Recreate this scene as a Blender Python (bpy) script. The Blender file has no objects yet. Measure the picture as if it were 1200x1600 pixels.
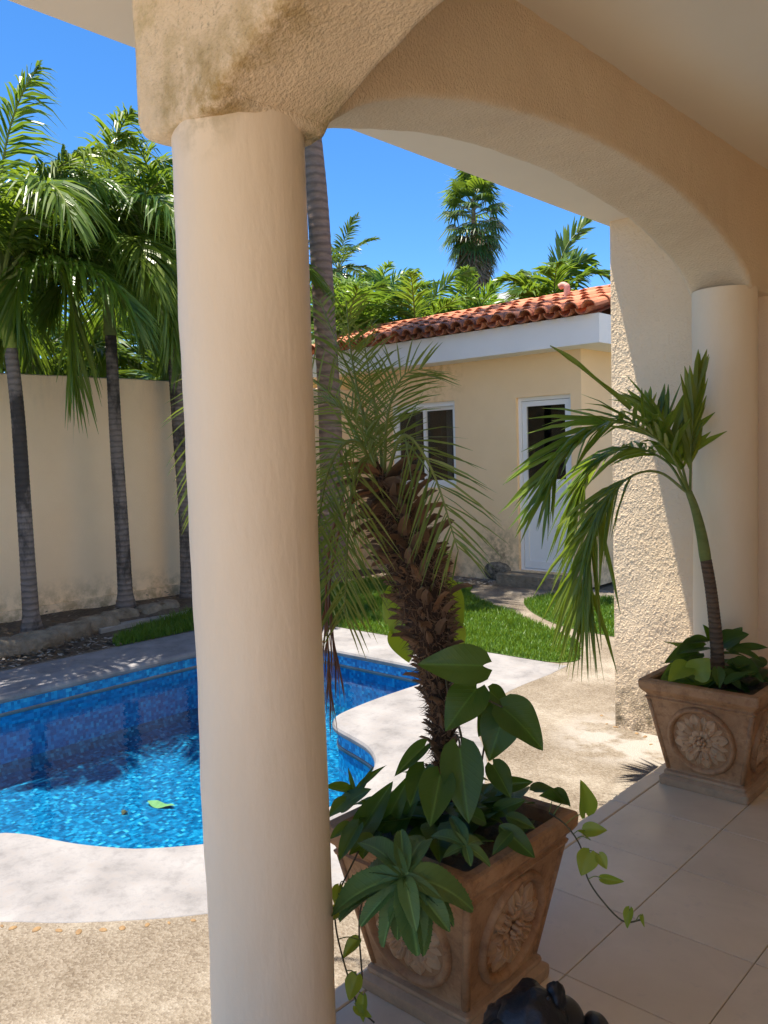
import bpy, bmesh, math, random
import numpy as np
from mathutils import Vector, Matrix
from mathutils.geometry import tessellate_polygon

rng = np.random.default_rng(7)
random.seed(7)
scene = bpy.context.scene
col = scene.collection

# ------------------------------------------------------------------ camera
# world: +Y runs along the arcade, +X points into the villa, the terrace floor is z = 0
CAM = np.array([0.0, 0.0, 1.53])
YAW, PITCH, ROLL, FPX = math.radians(42.606), math.radians(3.98), math.radians(-1.744), 1305.2
_f = np.array([-math.sin(YAW) * math.cos(PITCH), math.cos(YAW) * math.cos(PITCH), -math.sin(PITCH)])
_r = np.array([math.cos(YAW), math.sin(YAW), 0.0])
_u = np.cross(_r, _f)
R_, U_ = _r * math.cos(ROLL) + _u * math.sin(ROLL), -_r * math.sin(ROLL) + _u * math.cos(ROLL)
F_ = _f
cd = bpy.data.cameras.new('camera')
cam = bpy.data.objects.new('camera', cd)
col.objects.link(cam)
cam.matrix_world = Matrix(((R_[0], U_[0], -F_[0], CAM[0]), (R_[1], U_[1], -F_[1], CAM[1]), (R_[2], U_[2], -F_[2], CAM[2]), (0, 0, 0, 1)))
cd.sensor_fit = 'VERTICAL'
cd.sensor_height = 36.0
cd.lens = 36.0 * FPX / 1600.0
cd.clip_start = 0.05
cd.clip_end = 1000
scene.camera = cam

# ------------------------------------------------------------------ sky, sun, exposure
SUN = Vector((-0.216, -0.115, 0.975)).normalized()
world = bpy.data.worlds.new('World')
scene.world = world
world.use_nodes = True
wn = world.node_tree.nodes
bg = wn['Background']
sky = wn.new('ShaderNodeTexSky')
sky.sky_type = 'NISHITA'
sky.sun_disc = False
sky.sun_elevation = math.asin(SUN.z)
sky.sun_rotation = math.atan2(SUN.x, SUN.y)
sky.air_density = 0.6
sky.dust_density = 0.0
sky.ozone_density = 3.0
hsv = wn.new('ShaderNodeHueSaturation')      # a clear, deep tropical blue over the whole dome
hsv.inputs['Saturation'].default_value = 1.24
world.node_tree.links.new(sky.outputs[0], hsv.inputs['Color'])
world.node_tree.links.new(hsv.outputs[0], bg.inputs[0])
bg.inputs[1].default_value = 0.08
sd = bpy.data.lights.new('sun', 'SUN')
sd.energy = 3.4
sd.angle = math.radians(0.53)
sd.color = (1.0, 0.92, 0.80)
sun = bpy.data.objects.new('sun', sd)
sun.rotation_euler = SUN.to_track_quat('Z', 'Y').to_euler()
sun.location = (0, 0, 20)
col.objects.link(sun)
vs = scene.view_settings
vs.view_transform = 'Standard'
vs.look = 'None'
vs.exposure = 1.88
vs.gamma = 1.0
vs.use_curve_mapping = False
scene.cycles.max_bounces = 14
scene.cycles.diffuse_bounces = 8
scene.cycles.glossy_bounces = 4
scene.cycles.transparent_max_bounces = 16
scene.cycles.sample_clamp_indirect = 8


# ------------------------------------------------------------------ helpers: pixels to points
def ray(x, y):
    return F_ + R_ * (x - 600.0) / FPX - U_ * (y - 800.0) / FPX


def at_depth(x, y, d):
    return CAM + ray(x, y) * d


def at_z(x, y, z):
    d = ray(x, y)
    return CAM + d * (z - CAM[2]) / d[2]


def at_y(x, y, Y):
    d = ray(x, y)
    return CAM + d * Y / d[1]


# ------------------------------------------------------------------ helpers: objects
def tag(o, label=None, cat=None, group=None, kind=None):
    if label: o['label'] = label
    if cat: o['category'] = cat
    if group: o['group'] = group
    if kind: o['kind'] = kind
    return o


def empty(name, loc, label, cat, group=None):
    o = bpy.data.objects.new(name, None)
    o.empty_display_size = 0.1
    o.location = Vector([float(c) for c in loc])
    col.objects.link(o)
    o['_w'] = [float(c) for c in loc]
    return tag(o, label, cat, group)


def worig(o):
    return np.array(o['_w']) if o is not None and '_w' in o.keys() else np.zeros(3)


class MB:
    def __init__(s):
        s.v, s.f, s.m, s.n = [], [], [], 0

    def add(s, v, f, mi=0):
        v = np.asarray(v, float).reshape(-1, 3)
        s.v.append(v)
        for q in f:
            s.f.append(tuple(int(i) + s.n for i in q))
            s.m.append(mi)
        s.n += len(v)
        return s

    def box(s, a, b, mi=0):
        x0, y0, z0 = a
        x1, y1, z1 = b
        v = [(x0, y0, z0), (x1, y0, z0), (x1, y1, z0), (x0, y1, z0), (x0, y0, z1), (x1, y0, z1), (x1, y1, z1), (x0, y1, z1)]
        return s.add(v, [(0, 3, 2, 1), (4, 5, 6, 7), (0, 1, 5, 4), (1, 2, 6, 5), (2, 3, 7, 6), (3, 0, 4, 7)], mi)

    def tube(s, path, radii, n=8, mi=0, cap=True):
        P = np.asarray(path, float)
        m = len(P)
        rad = np.broadcast_to(np.asarray(radii, float), (m,))
        T, U, S = frames(P)
        a = np.linspace(0, 2 * np.pi, n, endpoint=False)
        ring = P[:, None, :] + rad[:, None, None] * (np.cos(a)[None, :, None] * S[:, None, :] + np.sin(a)[None, :, None] * U[:, None, :])
        f = []
        for i in range(m - 1):
            for j in range(n):
                k = (j + 1) % n
                f.append((i * n + j, i * n + k, (i + 1) * n + k, (i + 1) * n + j))
        if cap:
            f.append(tuple(range(n))[::-1])
            f.append(tuple((m - 1) * n + j for j in range(n)))
        return s.add(ring.reshape(-1, 3), f, mi)

    def grid(s, P, mi=0, flip=False):
        P = np.asarray(P, float)
        a, b = P.shape[:2]
        f = []
        for i in range(a - 1):
            for j in range(b - 1):
                q = (i * b + j, i * b + j + 1, (i + 1) * b + j + 1, (i + 1) * b + j)
                f.append(q[::-1] if flip else q)
        return s.add(P.reshape(-1, 3), f, mi)

    def mesh(s, name, mats, off=None, smooth=False):
        V = np.concatenate(s.v) if s.v else np.zeros((0, 3))
        if off is not None: V = V - off
        me = bpy.data.meshes.new(name)
        me.from_pydata(V.tolist(), [], s.f)
        for m in (mats if isinstance(mats, (list, tuple)) else [mats]):
            me.materials.append(m)
        if any(s.m): me.polygons.foreach_set('material_index', s.m)
        if smooth: me.polygons.foreach_set('use_smooth', [True] * len(s.f))
        me.update()
        return me

    def build(s, name, mats, parent=None, smooth=False):
        o = bpy.data.objects.new(name, s.mesh(name, mats, worig(parent), smooth))
        col.objects.link(o)
        if parent is not None:
            o.parent = parent
            o['_w'] = list(worig(parent))
        return o


def put(name, me, parent, M=None):
    """a piece that shares mesh data, placed by a world matrix under its parent"""
    o = bpy.data.objects.new(name, me)
    col.objects.link(o)
    if parent is not None: o.parent = parent
    if M is not None:
        L = M.copy()
        w = worig(parent)
        L.translation = L.translation - Vector(w)
        o.matrix_local = L
    return o


def cat_rom(P, n=24):
    P = np.asarray(P, float)
    Q = np.vstack([2 * P[0] - P[1], P, 2 * P[-1] - P[-2]])
    out = []
    for i in range(1, len(Q) - 2):
        t = np.linspace(0, 1, n, endpoint=False)[:, None]
        p0, p1, p2, p3 = Q[i - 1], Q[i], Q[i + 1], Q[i + 2]
        out.append(0.5 * (2 * p1 + (p2 - p0) * t + (2 * p0 - 5 * p1 + 4 * p2 - p3) * t ** 2 + (3 * p1 - p0 - 3 * p2 + p3) * t ** 3))
    out.append(P[-1:])
    return np.vstack(out)


def resample(P, n):
    P = np.asarray(P, float)
    d = np.r_[0, np.cumsum(np.linalg.norm(np.diff(P, axis=0), axis=1))]
    t = np.linspace(0, d[-1], n)
    return np.stack([np.interp(t, d, P[:, k]) for k in range(P.shape[1])], 1)


def unit(v):
    return v / np.maximum(np.linalg.norm(v, axis=-1, keepdims=True), 1e-9)


def frames(P):
    T = unit(np.gradient(P, axis=0))
    U = np.zeros_like(T)
    up = np.array([0, 0, 1.0])
    if abs(T[0, 2]) > 0.97: up = np.array([-0.6, 0.4, 0.1])
    u = up
    for i in range(len(P)):
        u = u - T[i] * (u @ T[i])
        u = u / np.linalg.norm(u)
        U[i] = u
    return T, U, np.cross(T, U)


def vnoise(P, scale, seed=0):
    """smooth value noise on an (n,3) array"""
    Q = np.asarray(P, float) * scale + seed * 17.31
    I = np.floor(Q).astype(np.int64)
    Fr = Q - I
    Fr = Fr * Fr * (3 - 2 * Fr)
    out = np.zeros(len(Q))
    for dx in (0, 1):
        for dy in (0, 1):
            for dz in (0, 1):
                h = (I[:, 0] + dx) * 374761393 + (I[:, 1] + dy) * 668265263 + (I[:, 2] + dz) * 2147483647
                h = (h ^ (h >> 13)) * 1274126177
                h = (h ^ (h >> 16)) & 0xFFFFFF
                w = (Fr[:, 0] if dx else 1 - Fr[:, 0]) * (Fr[:, 1] if dy else 1 - Fr[:, 1]) * (Fr[:, 2] if dz else 1 - Fr[:, 2])
                out += w * (h / 0xFFFFFF)
    return out - 0.5


def poly_sheet(name, loops, z, mat, kind='structure', label=None, cat=None):
    """flat sheet bounded by the first loop with the others as holes"""
    vl = [[Vector((p[0], p[1], 0)) for p in l] for l in loops]
    tri = tessellate_polygon(vl)
    allv = [(p[0], p[1], z) for l in loops for p in l]
    f = []
    for t in tri:
        a, b, c = [np.array(allv[i]) for i in t]
        f.append(tuple(t) if np.cross(b - a, c - a)[2] > 0 else tuple(t)[::-1])
    o = MB().add(allv, f).build(name, mat)
    return tag(o, label, cat, None, kind)


# ------------------------------------------------------------------ helpers: materials
def new_mat(name):
    m = bpy.data.materials.new(name)
    m.use_nodes = True
    return m, m.node_tree.nodes, m.node_tree.links, m.node_tree.nodes['Principled BSDF']


class NT:
    def __init__(s, nodes, links):
        s.n, s.l = nodes, links
        g = nodes.new('ShaderNodeNewGeometry')
        s.geo = g
        s.pos = g.outputs['Position']

    def noise(s, scale, detail=3, rough=0.55, vec=None, dist=0.0):
        t = s.n.new('ShaderNodeTexNoise')
        t.inputs['Scale'].default_value = scale
        t.inputs['Detail'].default_value = detail
        t.inputs['Roughness'].default_value = rough
        t.inputs['Distortion'].default_value = dist
        s.l.new(vec if vec is not None else s.pos, t.inputs['Vector'])
        return t.outputs['Fac']

    def voro(s, scale, feature='F1', vec=None, out='Distance', rand=1.0):
        t = s.n.new('ShaderNodeTexVoronoi')
        t.feature = feature
        t.inputs['Scale'].default_value = scale
        t.inputs['Randomness'].default_value = rand
        s.l.new(vec if vec is not None else s.pos, t.inputs['Vector'])
        return t.outputs[out]

    def ramp(s, fac, stops):
        t = s.n.new('ShaderNodeValToRGB')
        e = t.color_ramp.elements
        while len(e) < len(stops): e.new(0.5)
        for k, (p, c) in enumerate(stops):
            e[k].position = p
            e[k].color = (*c, 1) if hasattr(c, '__len__') else (c, c, c, 1)
        s.l.new(fac, t.inputs[0])
        return t.outputs[0]

    def mix(s, fac, a, b, mode='MIX'):
        t = s.n.new('ShaderNodeMix')
        t.data_type = 'RGBA'
        t.blend_type = mode
        for sock, v in ((t.inputs[0], fac), (t.inputs[6], a), (t.inputs[7], b)):
            if hasattr(v, 'is_linked'): s.l.new(v, sock)
            elif hasattr(v, '__len__'): sock.default_value = (*v, 1)
            else: sock.default_value = v
        return t.outputs[2]

    def math(s, op, a, b=0.0, clamp=False):
        t = s.n.new('ShaderNodeMath')
        t.operation = op
        t.use_clamp = clamp
        for sock, v in ((t.inputs[0], a), (t.inputs[1], b)):
            if hasattr(v, 'is_linked'): s.l.new(v, sock)
            else: sock.default_value = v
        return t.outputs[0]

    def sep(s, vec=None):
        t = s.n.new('ShaderNodeSeparateXYZ')
        s.l.new(vec if vec is not None else s.pos, t.inputs[0])
        return t.outputs

    def mapping(s, scale=(1, 1, 1), loc=(0, 0, 0), vec=None):
        t = s.n.new('ShaderNodeMapping')
        t.inputs['Scale'].default_value = scale
        t.inputs['Location'].default_value = loc
        s.l.new(vec if vec is not None else s.pos, t.inputs['Vector'])
        return t.outputs[0]

    def near(s, c, r0, r1):
        """1 within r0 of point c, 0 beyond r1"""
        t = s.n.new('ShaderNodeVectorMath')
        t.operation = 'DISTANCE'
        s.l.new(s.pos, t.inputs[0])
        t.inputs[1].default_value = c
        m = s.n.new('ShaderNodeMapRange')
        s.l.new(t.outputs['Value'], m.inputs[0])
        m.inputs[1].default_value = r0
        m.inputs[2].default_value = r1
        m.inputs[3].default_value = 1
        m.inputs[4].default_value = 0
        return m.outputs[0]

    def rng(s, v, a, b, c=0.0, d=1.0):
        m = s.n.new('ShaderNodeMapRange')
        s.l.new(v, m.inputs[0])
        for i, k in enumerate((a, b, c, d)): m.inputs[i + 1].default_value = k
        return m.outputs[0]

    def bump(s, h, strength, dist, bsdf, prev=None):
        t = s.n.new('ShaderNodeBump')
        t.inputs['Strength'].default_value = strength
        t.inputs['Distance'].default_value = dist
        s.l.new(h, t.inputs['Height'])
        if prev is not None: s.l.new(prev, t.inputs['Normal'])
        if bsdf is not None: s.l.new(t.outputs[0], bsdf.inputs['Normal'])
        return t.outputs[0]


def simple(name, c1, c2=None, scale=8.0, rough=0.6, bump=0.0, bscale=60.0, bdist=0.01, spec=0.3, metal=0.0):
    m, n, l, b = new_mat(name)
    t = NT(n, l)
    c2 = c2 or tuple(x * 0.8 for x in c1)
    l.new(t.ramp(t.noise(scale, 5, 0.6), [(0.3, c1), (0.7, c2)]), b.inputs['Base Color'])
    b.inputs['Roughness'].default_value = rough
    b.inputs['Specular IOR Level'].default_value = spec
    b.inputs['Metallic'].default_value = metal
    if bump: t.bump(t.noise(bscale, 4, 0.6), bump, bdist, b)
    return m


M = {}


def stucco(name, c1, c2, coarse=1.0, stains=None, grit=1.0):
    m, n, l, b = new_mat(name)
    t = NT(n, l)
    c = t.ramp(t.noise(1.7, 5, 0.6), [(0.3, c1), (0.72, c2)])
    pits = t.math('MULTIPLY', t.rng(t.noise(95, 3, 0.7), 0.60, 0.74), 0.22 * grit)
    c = t.mix(pits, c, tuple(x * 0.45 for x in c1))
    if stains: c = stains(t, c)
    l.new(c, b.inputs['Base Color'])
    b.inputs['Roughness'].default_value = 0.95
    b.inputs['Specular IOR Level'].default_value = 0.08
    h = t.math('ADD', t.math('MULTIPLY', t.noise(42, 4, 0.65), 0.6), t.math('MULTIPLY', t.rng(t.noise(110, 2, 0.6), 0.35, 0.65), 0.4))
    t.bump(h, 0.55 * coarse, 0.012, b)
    return m


def arch_stains(t, c):
    # green-ochre algae where rain runs off the roof edge at the corner column
    blot = t.noise(9, 5, 0.7)
    a = t.math('MULTIPLY', t.near((-1.50, 1.06, 2.27), 0.03, 0.22), t.rng(blot, 0.42, 0.66))
    c = t.mix(t.math('MULTIPLY', a, 0.9), c, (0.25, 0.17, 0.03))
    a = t.math('MULTIPLY', t.near((-1.24, 1.075, 2.37), 0.03, 0.20), t.rng(blot, 0.45, 0.6))
    c = t.mix(t.math('MULTIPLY', a, 0.6), c, (0.33, 0.22, 0.06))
    a = t.math('MULTIPLY', t.near((-1.62, 1.075, 2.60), 0.05, 0.26), t.rng(blot, 0.42, 0.6))
    c = t.mix(t.math('MULTIPLY', a, 0.55), c, (0.34, 0.26, 0.06))
    a = t.math('MULTIPLY', t.near((-1.38, 1.37, 2.26), 0.02, 0.12), t.rng(blot, 0.40, 0.6))
    c = t.mix(t.math('MULTIPLY', a, 0.8), c, (0.22, 0.18, 0.03))
    for p, r in (((-1.40, 1.08, 2.275), 0.09), ((-1.32, 1.08, 2.30), 0.07), ((-1.26, 1.08, 2.33), 0.07), ((-1.20, 1.08, 2.355), 0.07), ((-1.12, 1.08, 2.39), 0.09), ((-1.46, 1.08, 2.255), 0.08)):
        a = t.math('MULTIPLY', t.near(p, 0.015, r), t.rng(t.noise(26, 5, 0.75), 0.38, 0.62))
        c = t.mix(t.math('MULTIPLY', a, 0.75), c, (0.34, 0.21, 0.045))
    sp = t.math('MULTIPLY', t.near((-1.42, 1.075, 2.48), 0.10, 0.36), t.rng(t.noise(60, 4, 0.75), 0.55, 0.68))
    return t.mix(t.math('MULTIPLY', sp, 0.5), c, (0.16, 0.11, 0.06))


def butt_stains(t, c):
    z = t.sep()[2]
    a = t.math('MULTIPLY', t.rng(z, 0.35, -0.05), t.rng(t.noise(14, 5, 0.7), 0.36, 0.6))
    c = t.mix(t.math('MULTIPLY', a, 0.8), c, (0.07, 0.055, 0.025))
    return c


def house_stains(t, c):
    n1 = t.noise(11, 5, 0.7)
    a = t.math('MULTIPLY', t.near((-6.02, 8.65, 0.28), 0.05, 0.42), t.rng(n1, 0.40, 0.62))
    c = t.mix(t.math('MULTIPLY', a, 0.75), c, (0.10, 0.07, 0.04))
    a = t.math('MULTIPLY', t.near((-7.0, 8.65, 2.50), 0.1, 0.6), t.rng(n1, 0.45, 0.65))
    c = t.mix(t.math('MULTIPLY', a, 0.55), c, (0.42, 0.27, 0.09))
    z = t.sep()[2]
    a = t.math('MULTIPLY', t.rng(z, 0.35, -0.1), t.rng(n1, 0.42, 0.6))
    return t.mix(t.math('MULTIPLY', a, 0.5), c, (0.20, 0.14, 0.08))


def wall_stains(t, c):
    z = t.sep()[2]
    n1 = t.noise(3, 6, 0.7, t.mapping((1, 1, 0.25)))
    a = t.math('MULTIPLY', t.rng(z, 1.9, 2.5), t.rng(n1, 0.45, 0.7))
    c = t.mix(t.math('MULTIPLY', a, 0.45), c, (0.30, 0.25, 0.18))
    a = t.math('MULTIPLY', t.rng(z, 0.35, 0.0), t.rng(t.noise(8, 5, 0.7), 0.4, 0.6))
    return t.mix(t.math('MULTIPLY', a, 0.6), c, (0.22, 0.14, 0.05))


M['arch'] = stucco('arch_stucco', (0.82, 0.66, 0.46), (0.75, 0.585, 0.395), 0.9, arch_stains)
M['butt'] = stucco('buttress_stucco', (0.82, 0.65, 0.45), (0.76, 0.585, 0.39), 0.5, butt_stains, 0.5)
M['bwall'] = stucco('boundary_stucco', (0.93, 0.71, 0.46), (0.88, 0.655, 0.415), 0.45, wall_stains, 0.5)
M['hwall'] = stucco('house_stucco', (0.93, 0.68, 0.41), (0.88, 0.63, 0.37), 0.5, house_stains, 0.3)
M['ceil'] = simple('ceiling_paint', (0.80, 0.735, 0.60), (0.77, 0.705, 0.57), 2, 0.8, 0.1, 40, 0.004)
M['eave'] = simple('eave_paint', (0.84, 0.71, 0.545), (0.80, 0.675, 0.52), 2, 0.8, 0.08, 50, 0.003)


def column_mat():
    m, n, l, b = new_mat('column_paint')
    t = NT(n, l)
    c = t.ramp(t.noise(2.2, 5, 0.6, t.mapping((1, 1, 0.35))), [(0.3, (0.86, 0.705, 0.51)), (0.7, (0.78, 0.625, 0.44))])
    blot = t.noise(9, 5, 0.7)
    for p, r in (((-1.50, 1.09, 2.25), 0.10), ((-1.45, 1.35, 2.2), 0.10)):
        a = t.math('MULTIPLY', t.near(p, 0.01, r), t.rng(blot, 0.40, 0.6))
        c = t.mix(t.math('MULTIPLY', a, 0.7), c, (0.26, 0.19, 0.04))
    l.new(c, b.inputs['Base Color'])
    b.inputs['Roughness'].default_value = 0.55
    b.inputs['Specular IOR Level'].default_value = 0.35
    t.bump(t.noise(7, 4, 0.6, t.mapping((1, 1, 0.35))), 0.5, 0.012, b, t.bump(t.noise(60, 4, 0.6, t.mapping((1, 1, 0.4))), 0.28, 0.004, None))
    return m


M['column'] = column_mat()


def pavement_mat():
    m, n, l, b = new_mat('washed_aggregate')
    t = NT(n, l)
    big = t.noise(1.5, 7, 0.72)
    c = t.ramp(big, [(0.36, (0.105, 0.08, 0.056)), (0.5, (0.168, 0.138, 0.105)), (0.62, (0.275, 0.243, 0.20))])
    peb = t.voro(130, 'F1', out='Color')
    hs = n.new('ShaderNodeSeparateColor')
    l.new(peb, hs.inputs[0])
    c = t.mix(0.33, c, t.ramp(hs.outputs[0], [(0.0, (0.09, 0.068, 0.048)), (0.45, (0.23, 0.195, 0.145)), (1.0, (0.38, 0.335, 0.275))]), 'MIX')
    c = t.mix(t.math('MULTIPLY', t.near((-2.1, 4.3, -0.1), 0.28, 0.5), t.rng(t.noise(7, 4), 0.4, 0.55)), c, (0.29, 0.265, 0.235))
    l.new(c, b.inputs['Base Color'])
    b.inputs['Roughness'].default_value = 0.9
    b.inputs['Specular IOR Level'].default_value = 0.2
    t.bump(t.voro(130), 0.7, 0.006, b, t.bump(t.noise(9, 4), 0.25, 0.02, None))
    return m


M['pave'] = pavement_mat()


def coping_mat():
    m, n, l, b = new_mat('coping_concrete')
    t = NT(n, l)
    c = t.ramp(t.noise(4.0, 9, 0.78), [(0.34, (0.15, 0.144, 0.145)), (0.5, (0.22, 0.212, 0.213)), (0.66, (0.29, 0.281, 0.28))])
    c = t.mix(t.math('MULTIPLY', t.rng(t.noise(16, 5, 0.75), 0.52, 0.68), 0.45), c, (0.17, 0.148, 0.135))
    l.new(c, b.inputs['Base Color'])
    b.inputs['Roughness'].default_value = 0.85
    b.inputs['Specular IOR Level'].default_value = 0.2
    t.bump(t.noise(55, 5, 0.7), 0.4, 0.006, b)
    return m


M['coping'] = coping_mat()


def floor_tile_mat():
    m, n, l, b = new_mat('floor_tile_glaze')
    t = NT(n, l)
    inf = n.new('ShaderNodeObjectInfo')
    c = t.ramp(t.noise(3.2, 6, 0.65, dist=0.6), [(0.3, (0.66, 0.52, 0.34)), (0.7, (0.76, 0.61, 0.415))])
    c = t.mix(t.math('MULTIPLY', inf.outputs['Random'], 0.22), c, (0.46, 0.35, 0.26))
    c = t.mix(t.math('MULTIPLY', t.rng(t.noise(14, 5, 0.7), 0.58, 0.75), 0.3), c, (0.36, 0.29, 0.25))
    l.new(c, b.inputs['Base Color'])
    l.new(t.rng(t.noise(5, 4), 0.3, 0.7, 0.28, 0.5), b.inputs['Roughness'])
    b.inputs['Specular IOR Level'].default_value = 0.45
    t.bump(t.noise(12, 4), 0.08, 0.004, b)
    return m


M['tile'] = floor_tile_mat()
M['bounce_patio'] = simple('bounce_paving', (0.58, 0.47, 0.35), (0.50, 0.40, 0.30), 3, 0.8, 0.2, 30, 0.01)
M['grout'] = simple('grout', (0.46, 0.36, 0.26), (0.30, 0.235, 0.175), 20, 0.95, 0.3, 120, 0.003)


def mosaic_mat(name, dark):
    m, n, l, b = new_mat(name)
    t = NT(n, l)
    ripple_warp = n.new('ShaderNodeTexNoise')
    ripple_warp.inputs['Scale'].default_value = 7.0
    ripple_warp.inputs['Detail'].default_value = 2
    l.new(t.pos, ripple_warp.inputs['Vector'])
    va = n.new('ShaderNodeVectorMath')
    va.operation = 'MULTIPLY_ADD'
    l.new(ripple_warp.outputs['Color'], va.inputs[0])
    va.inputs[1].default_value = (0.035,) * 3 if not dark else (0.0,) * 3  # floor pattern warped to stand for refraction through rippled water
    l.new(t.pos, va.inputs[2])
    sn = n.new('ShaderNodeVectorMath')
    sn.operation = 'SNAP'
    off = n.new('ShaderNodeVectorMath')
    off.operation = 'ADD'
    l.new(va.outputs[0], off.inputs[0])
    off.inputs[1].default_value = (0.0113, 0.0071, 0.0091)
    l.new(off.outputs[0], sn.inputs[0])
    sn.inputs[1].default_value = (0.023,) * 3
    wn_ = n.new('ShaderNodeTexWhiteNoise')
    l.new(sn.outputs[0], wn_.inputs['Vector'])
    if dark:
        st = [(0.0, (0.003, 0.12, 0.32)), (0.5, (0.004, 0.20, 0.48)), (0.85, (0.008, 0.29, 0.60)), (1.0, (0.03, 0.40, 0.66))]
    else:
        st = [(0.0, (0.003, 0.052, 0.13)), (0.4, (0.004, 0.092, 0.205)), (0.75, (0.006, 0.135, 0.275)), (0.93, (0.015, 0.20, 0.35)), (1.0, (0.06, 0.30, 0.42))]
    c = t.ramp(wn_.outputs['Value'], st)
    l.new(c, b.inputs['Base Color'])
    b.inputs['Roughness'].default_value = 0.25
    return m


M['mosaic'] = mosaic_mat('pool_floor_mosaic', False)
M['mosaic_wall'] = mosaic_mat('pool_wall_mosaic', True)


def water_mat():
    m, n, l, b = new_mat('pool_water')
    t = NT(n, l)
    n.remove(b)
    tr = n.new('ShaderNodeBsdfTransparent')
    tr.inputs[0].default_value = (0.70, 0.95, 1.0, 1)
    gl = n.new('ShaderNodeBsdfGlossy')
    gl.inputs['Roughness'].default_value = 0.015
    fr = n.new('ShaderNodeFresnel')
    fr.inputs['IOR'].default_value = 1.2
    bp = t.bump(t.math('ADD', t.noise(5, 3, 0.5), t.math('MULTIPLY', t.noise(16, 2), 0.4)), 0.10, 0.03, None)
    l.new(bp, gl.inputs['Normal'])
    l.new(bp, fr.inputs['Normal'])
    mx = n.new('ShaderNodeMixShader')
    l.new(fr.outputs[0], mx.inputs[0])
    l.new(tr.outputs[0], mx.inputs[1])
    l.new(gl.outputs[0], mx.inputs[2])
    l.new(mx.outputs[0], n['Material Output'].inputs[0])
    return m


M['water'] = water_mat()


def glass_mat():
    m, n, l, b = new_mat('window_glass')
    n.remove(b)
    tr = n.new('ShaderNodeBsdfTransparent')
    tr.inputs[0].default_value = (0.55, 0.57, 0.58, 1)
    gl = n.new('ShaderNodeBsdfGlossy')
    gl.inputs['Roughness'].default_value = 0.02
    fr = n.new('ShaderNodeFresnel')
    fr.inputs['IOR'].default_value = 1.5
    mx = n.new('ShaderNodeMixShader')
    l.new(fr.outputs[0], mx.inputs[0])
    l.new(tr.outputs[0], mx.inputs[1])
    l.new(gl.outputs[0], mx.inputs[2])
    l.new(mx.outputs[0], n['Material Output'].inputs[0])
    return m


M['glass'] = glass_mat()


def leaf_mat(name, stops, trans=0.35, rough=0.38, tcol=None, spec=0.45, veins=0.0):
    m, n, l, b = new_mat(name)
    t = NT(n, l)
    k = t.math('ADD', t.math('MULTIPLY', t.geo.outputs['Random Per Island'], 0.7), t.math('MULTIPLY', t.noise(7, 3), 0.3))
    c = t.ramp(k, stops)
    c = t.mix(t.math('MULTIPLY', t.rng(t.noise(38, 4, 0.7), 0.6, 0.75), 0.3), c, tuple(x * 0.55 for x in stops[0][1]))
    oi = n.new('ShaderNodeObjectInfo')
    c = t.mix(t.math('MULTIPLY', t.rng(oi.outputs['Random'], 0.45, 1.0), 0.35), c, tuple(min(1.0, x * y) for x, y in zip(stops[-1][1], (1.5, 1.15, 0.9))))
    if veins: c = t.mix(t.math('MULTIPLY', t.rng(t.noise(16, 6, 0.75), 0.66, 0.72), 0.7), c, (0.16, 0.11, 0.04))
    l.new(c, b.inputs['Base Color'])
    b.inputs['Roughness'].default_value = rough
    b.inputs['Specular IOR Level'].default_value = spec
    if veins:
        tc = n.new('ShaderNodeTexCoord')
        sx = t.sep(tc.outputs['Object'])
        ax = t.math('ABSOLUTE', sx[0])
        c = t.mix(t.math('MULTIPLY', t.rng(ax, 0.022, 0.004), 0.55), c, tuple(min(1, x * 2.2) for x in stops[-1][1]))
        l.new(c, b.inputs['Base Color'])
        vn = t.math('SINE', t.math('MULTIPLY', t.math('SUBTRACT', sx[1], t.math('MULTIPLY', ax, 0.9)), 62.0))
        t.bump(t.rng(vn, 0.6, 1.0), veins, 0.004, b, t.bump(t.noise(45, 3), veins, 0.004, None))
    ts = n.new('ShaderNodeBsdfTranslucent')
    if tcol: ts.inputs[0].default_value = (*tcol, 1)
    else: l.new(t.mix(0.5, c, (0.30, 0.42, 0.02)), ts.inputs[0])
    mx = n.new('ShaderNodeMixShader')
    mx.inputs[0].default_value = trans
    l.new(b.outputs[0], mx.inputs[1])
    l.new(ts.outputs[0], mx.inputs[2])
    l.new(mx.outputs[0], n['Material Output'].inputs[0])
    return m


M['adonidia'] = leaf_mat('palm_leaflet', [(0.1, (0.042, 0.10, 0.012)), (0.5, (0.08, 0.165, 0.02)), (0.9, (0.155, 0.23, 0.035))], 0.42, 0.33)
M['areca'] = leaf_mat('bright_palm_leaflet', [(0.1, (0.05, 0.13, 0.02)), (0.5, (0.09, 0.21, 0.03)), (0.9, (0.19, 0.30, 0.05))], 0.42, 0.36)
M['darkpalm'] = leaf_mat('dark_palm_leaflet', [(0.1, (0.018, 0.05, 0.012)), (0.5, (0.03, 0.085, 0.02)), (0.9, (0.06, 0.13, 0.03))], 0.28, 0.3)
M['potpalm'] = leaf_mat('pot_palm_leaflet', [(0.1, (0.08, 0.15, 0.018)), (0.5, (0.14, 0.22, 0.03)), (0.9, (0.25, 0.30, 0.05))], 0.46, 0.34)
M['phoenix'] = leaf_mat('date_palm_leaflet', [(0.1, (0.09, 0.14, 0.03)), (0.5, (0.15, 0.21, 0.05)), (0.9, (0.25, 0.29, 0.08))], 0.40, 0.4)
M['dead'] = leaf_mat('dead_leaflet', [(0.1, (0.12, 0.05, 0.03)), (0.5, (0.20, 0.09, 0.05)), (0.9, (0.32, 0.19, 0.09))], 0.2, 0.7, (0.25, 0.12, 0.04))
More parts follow.
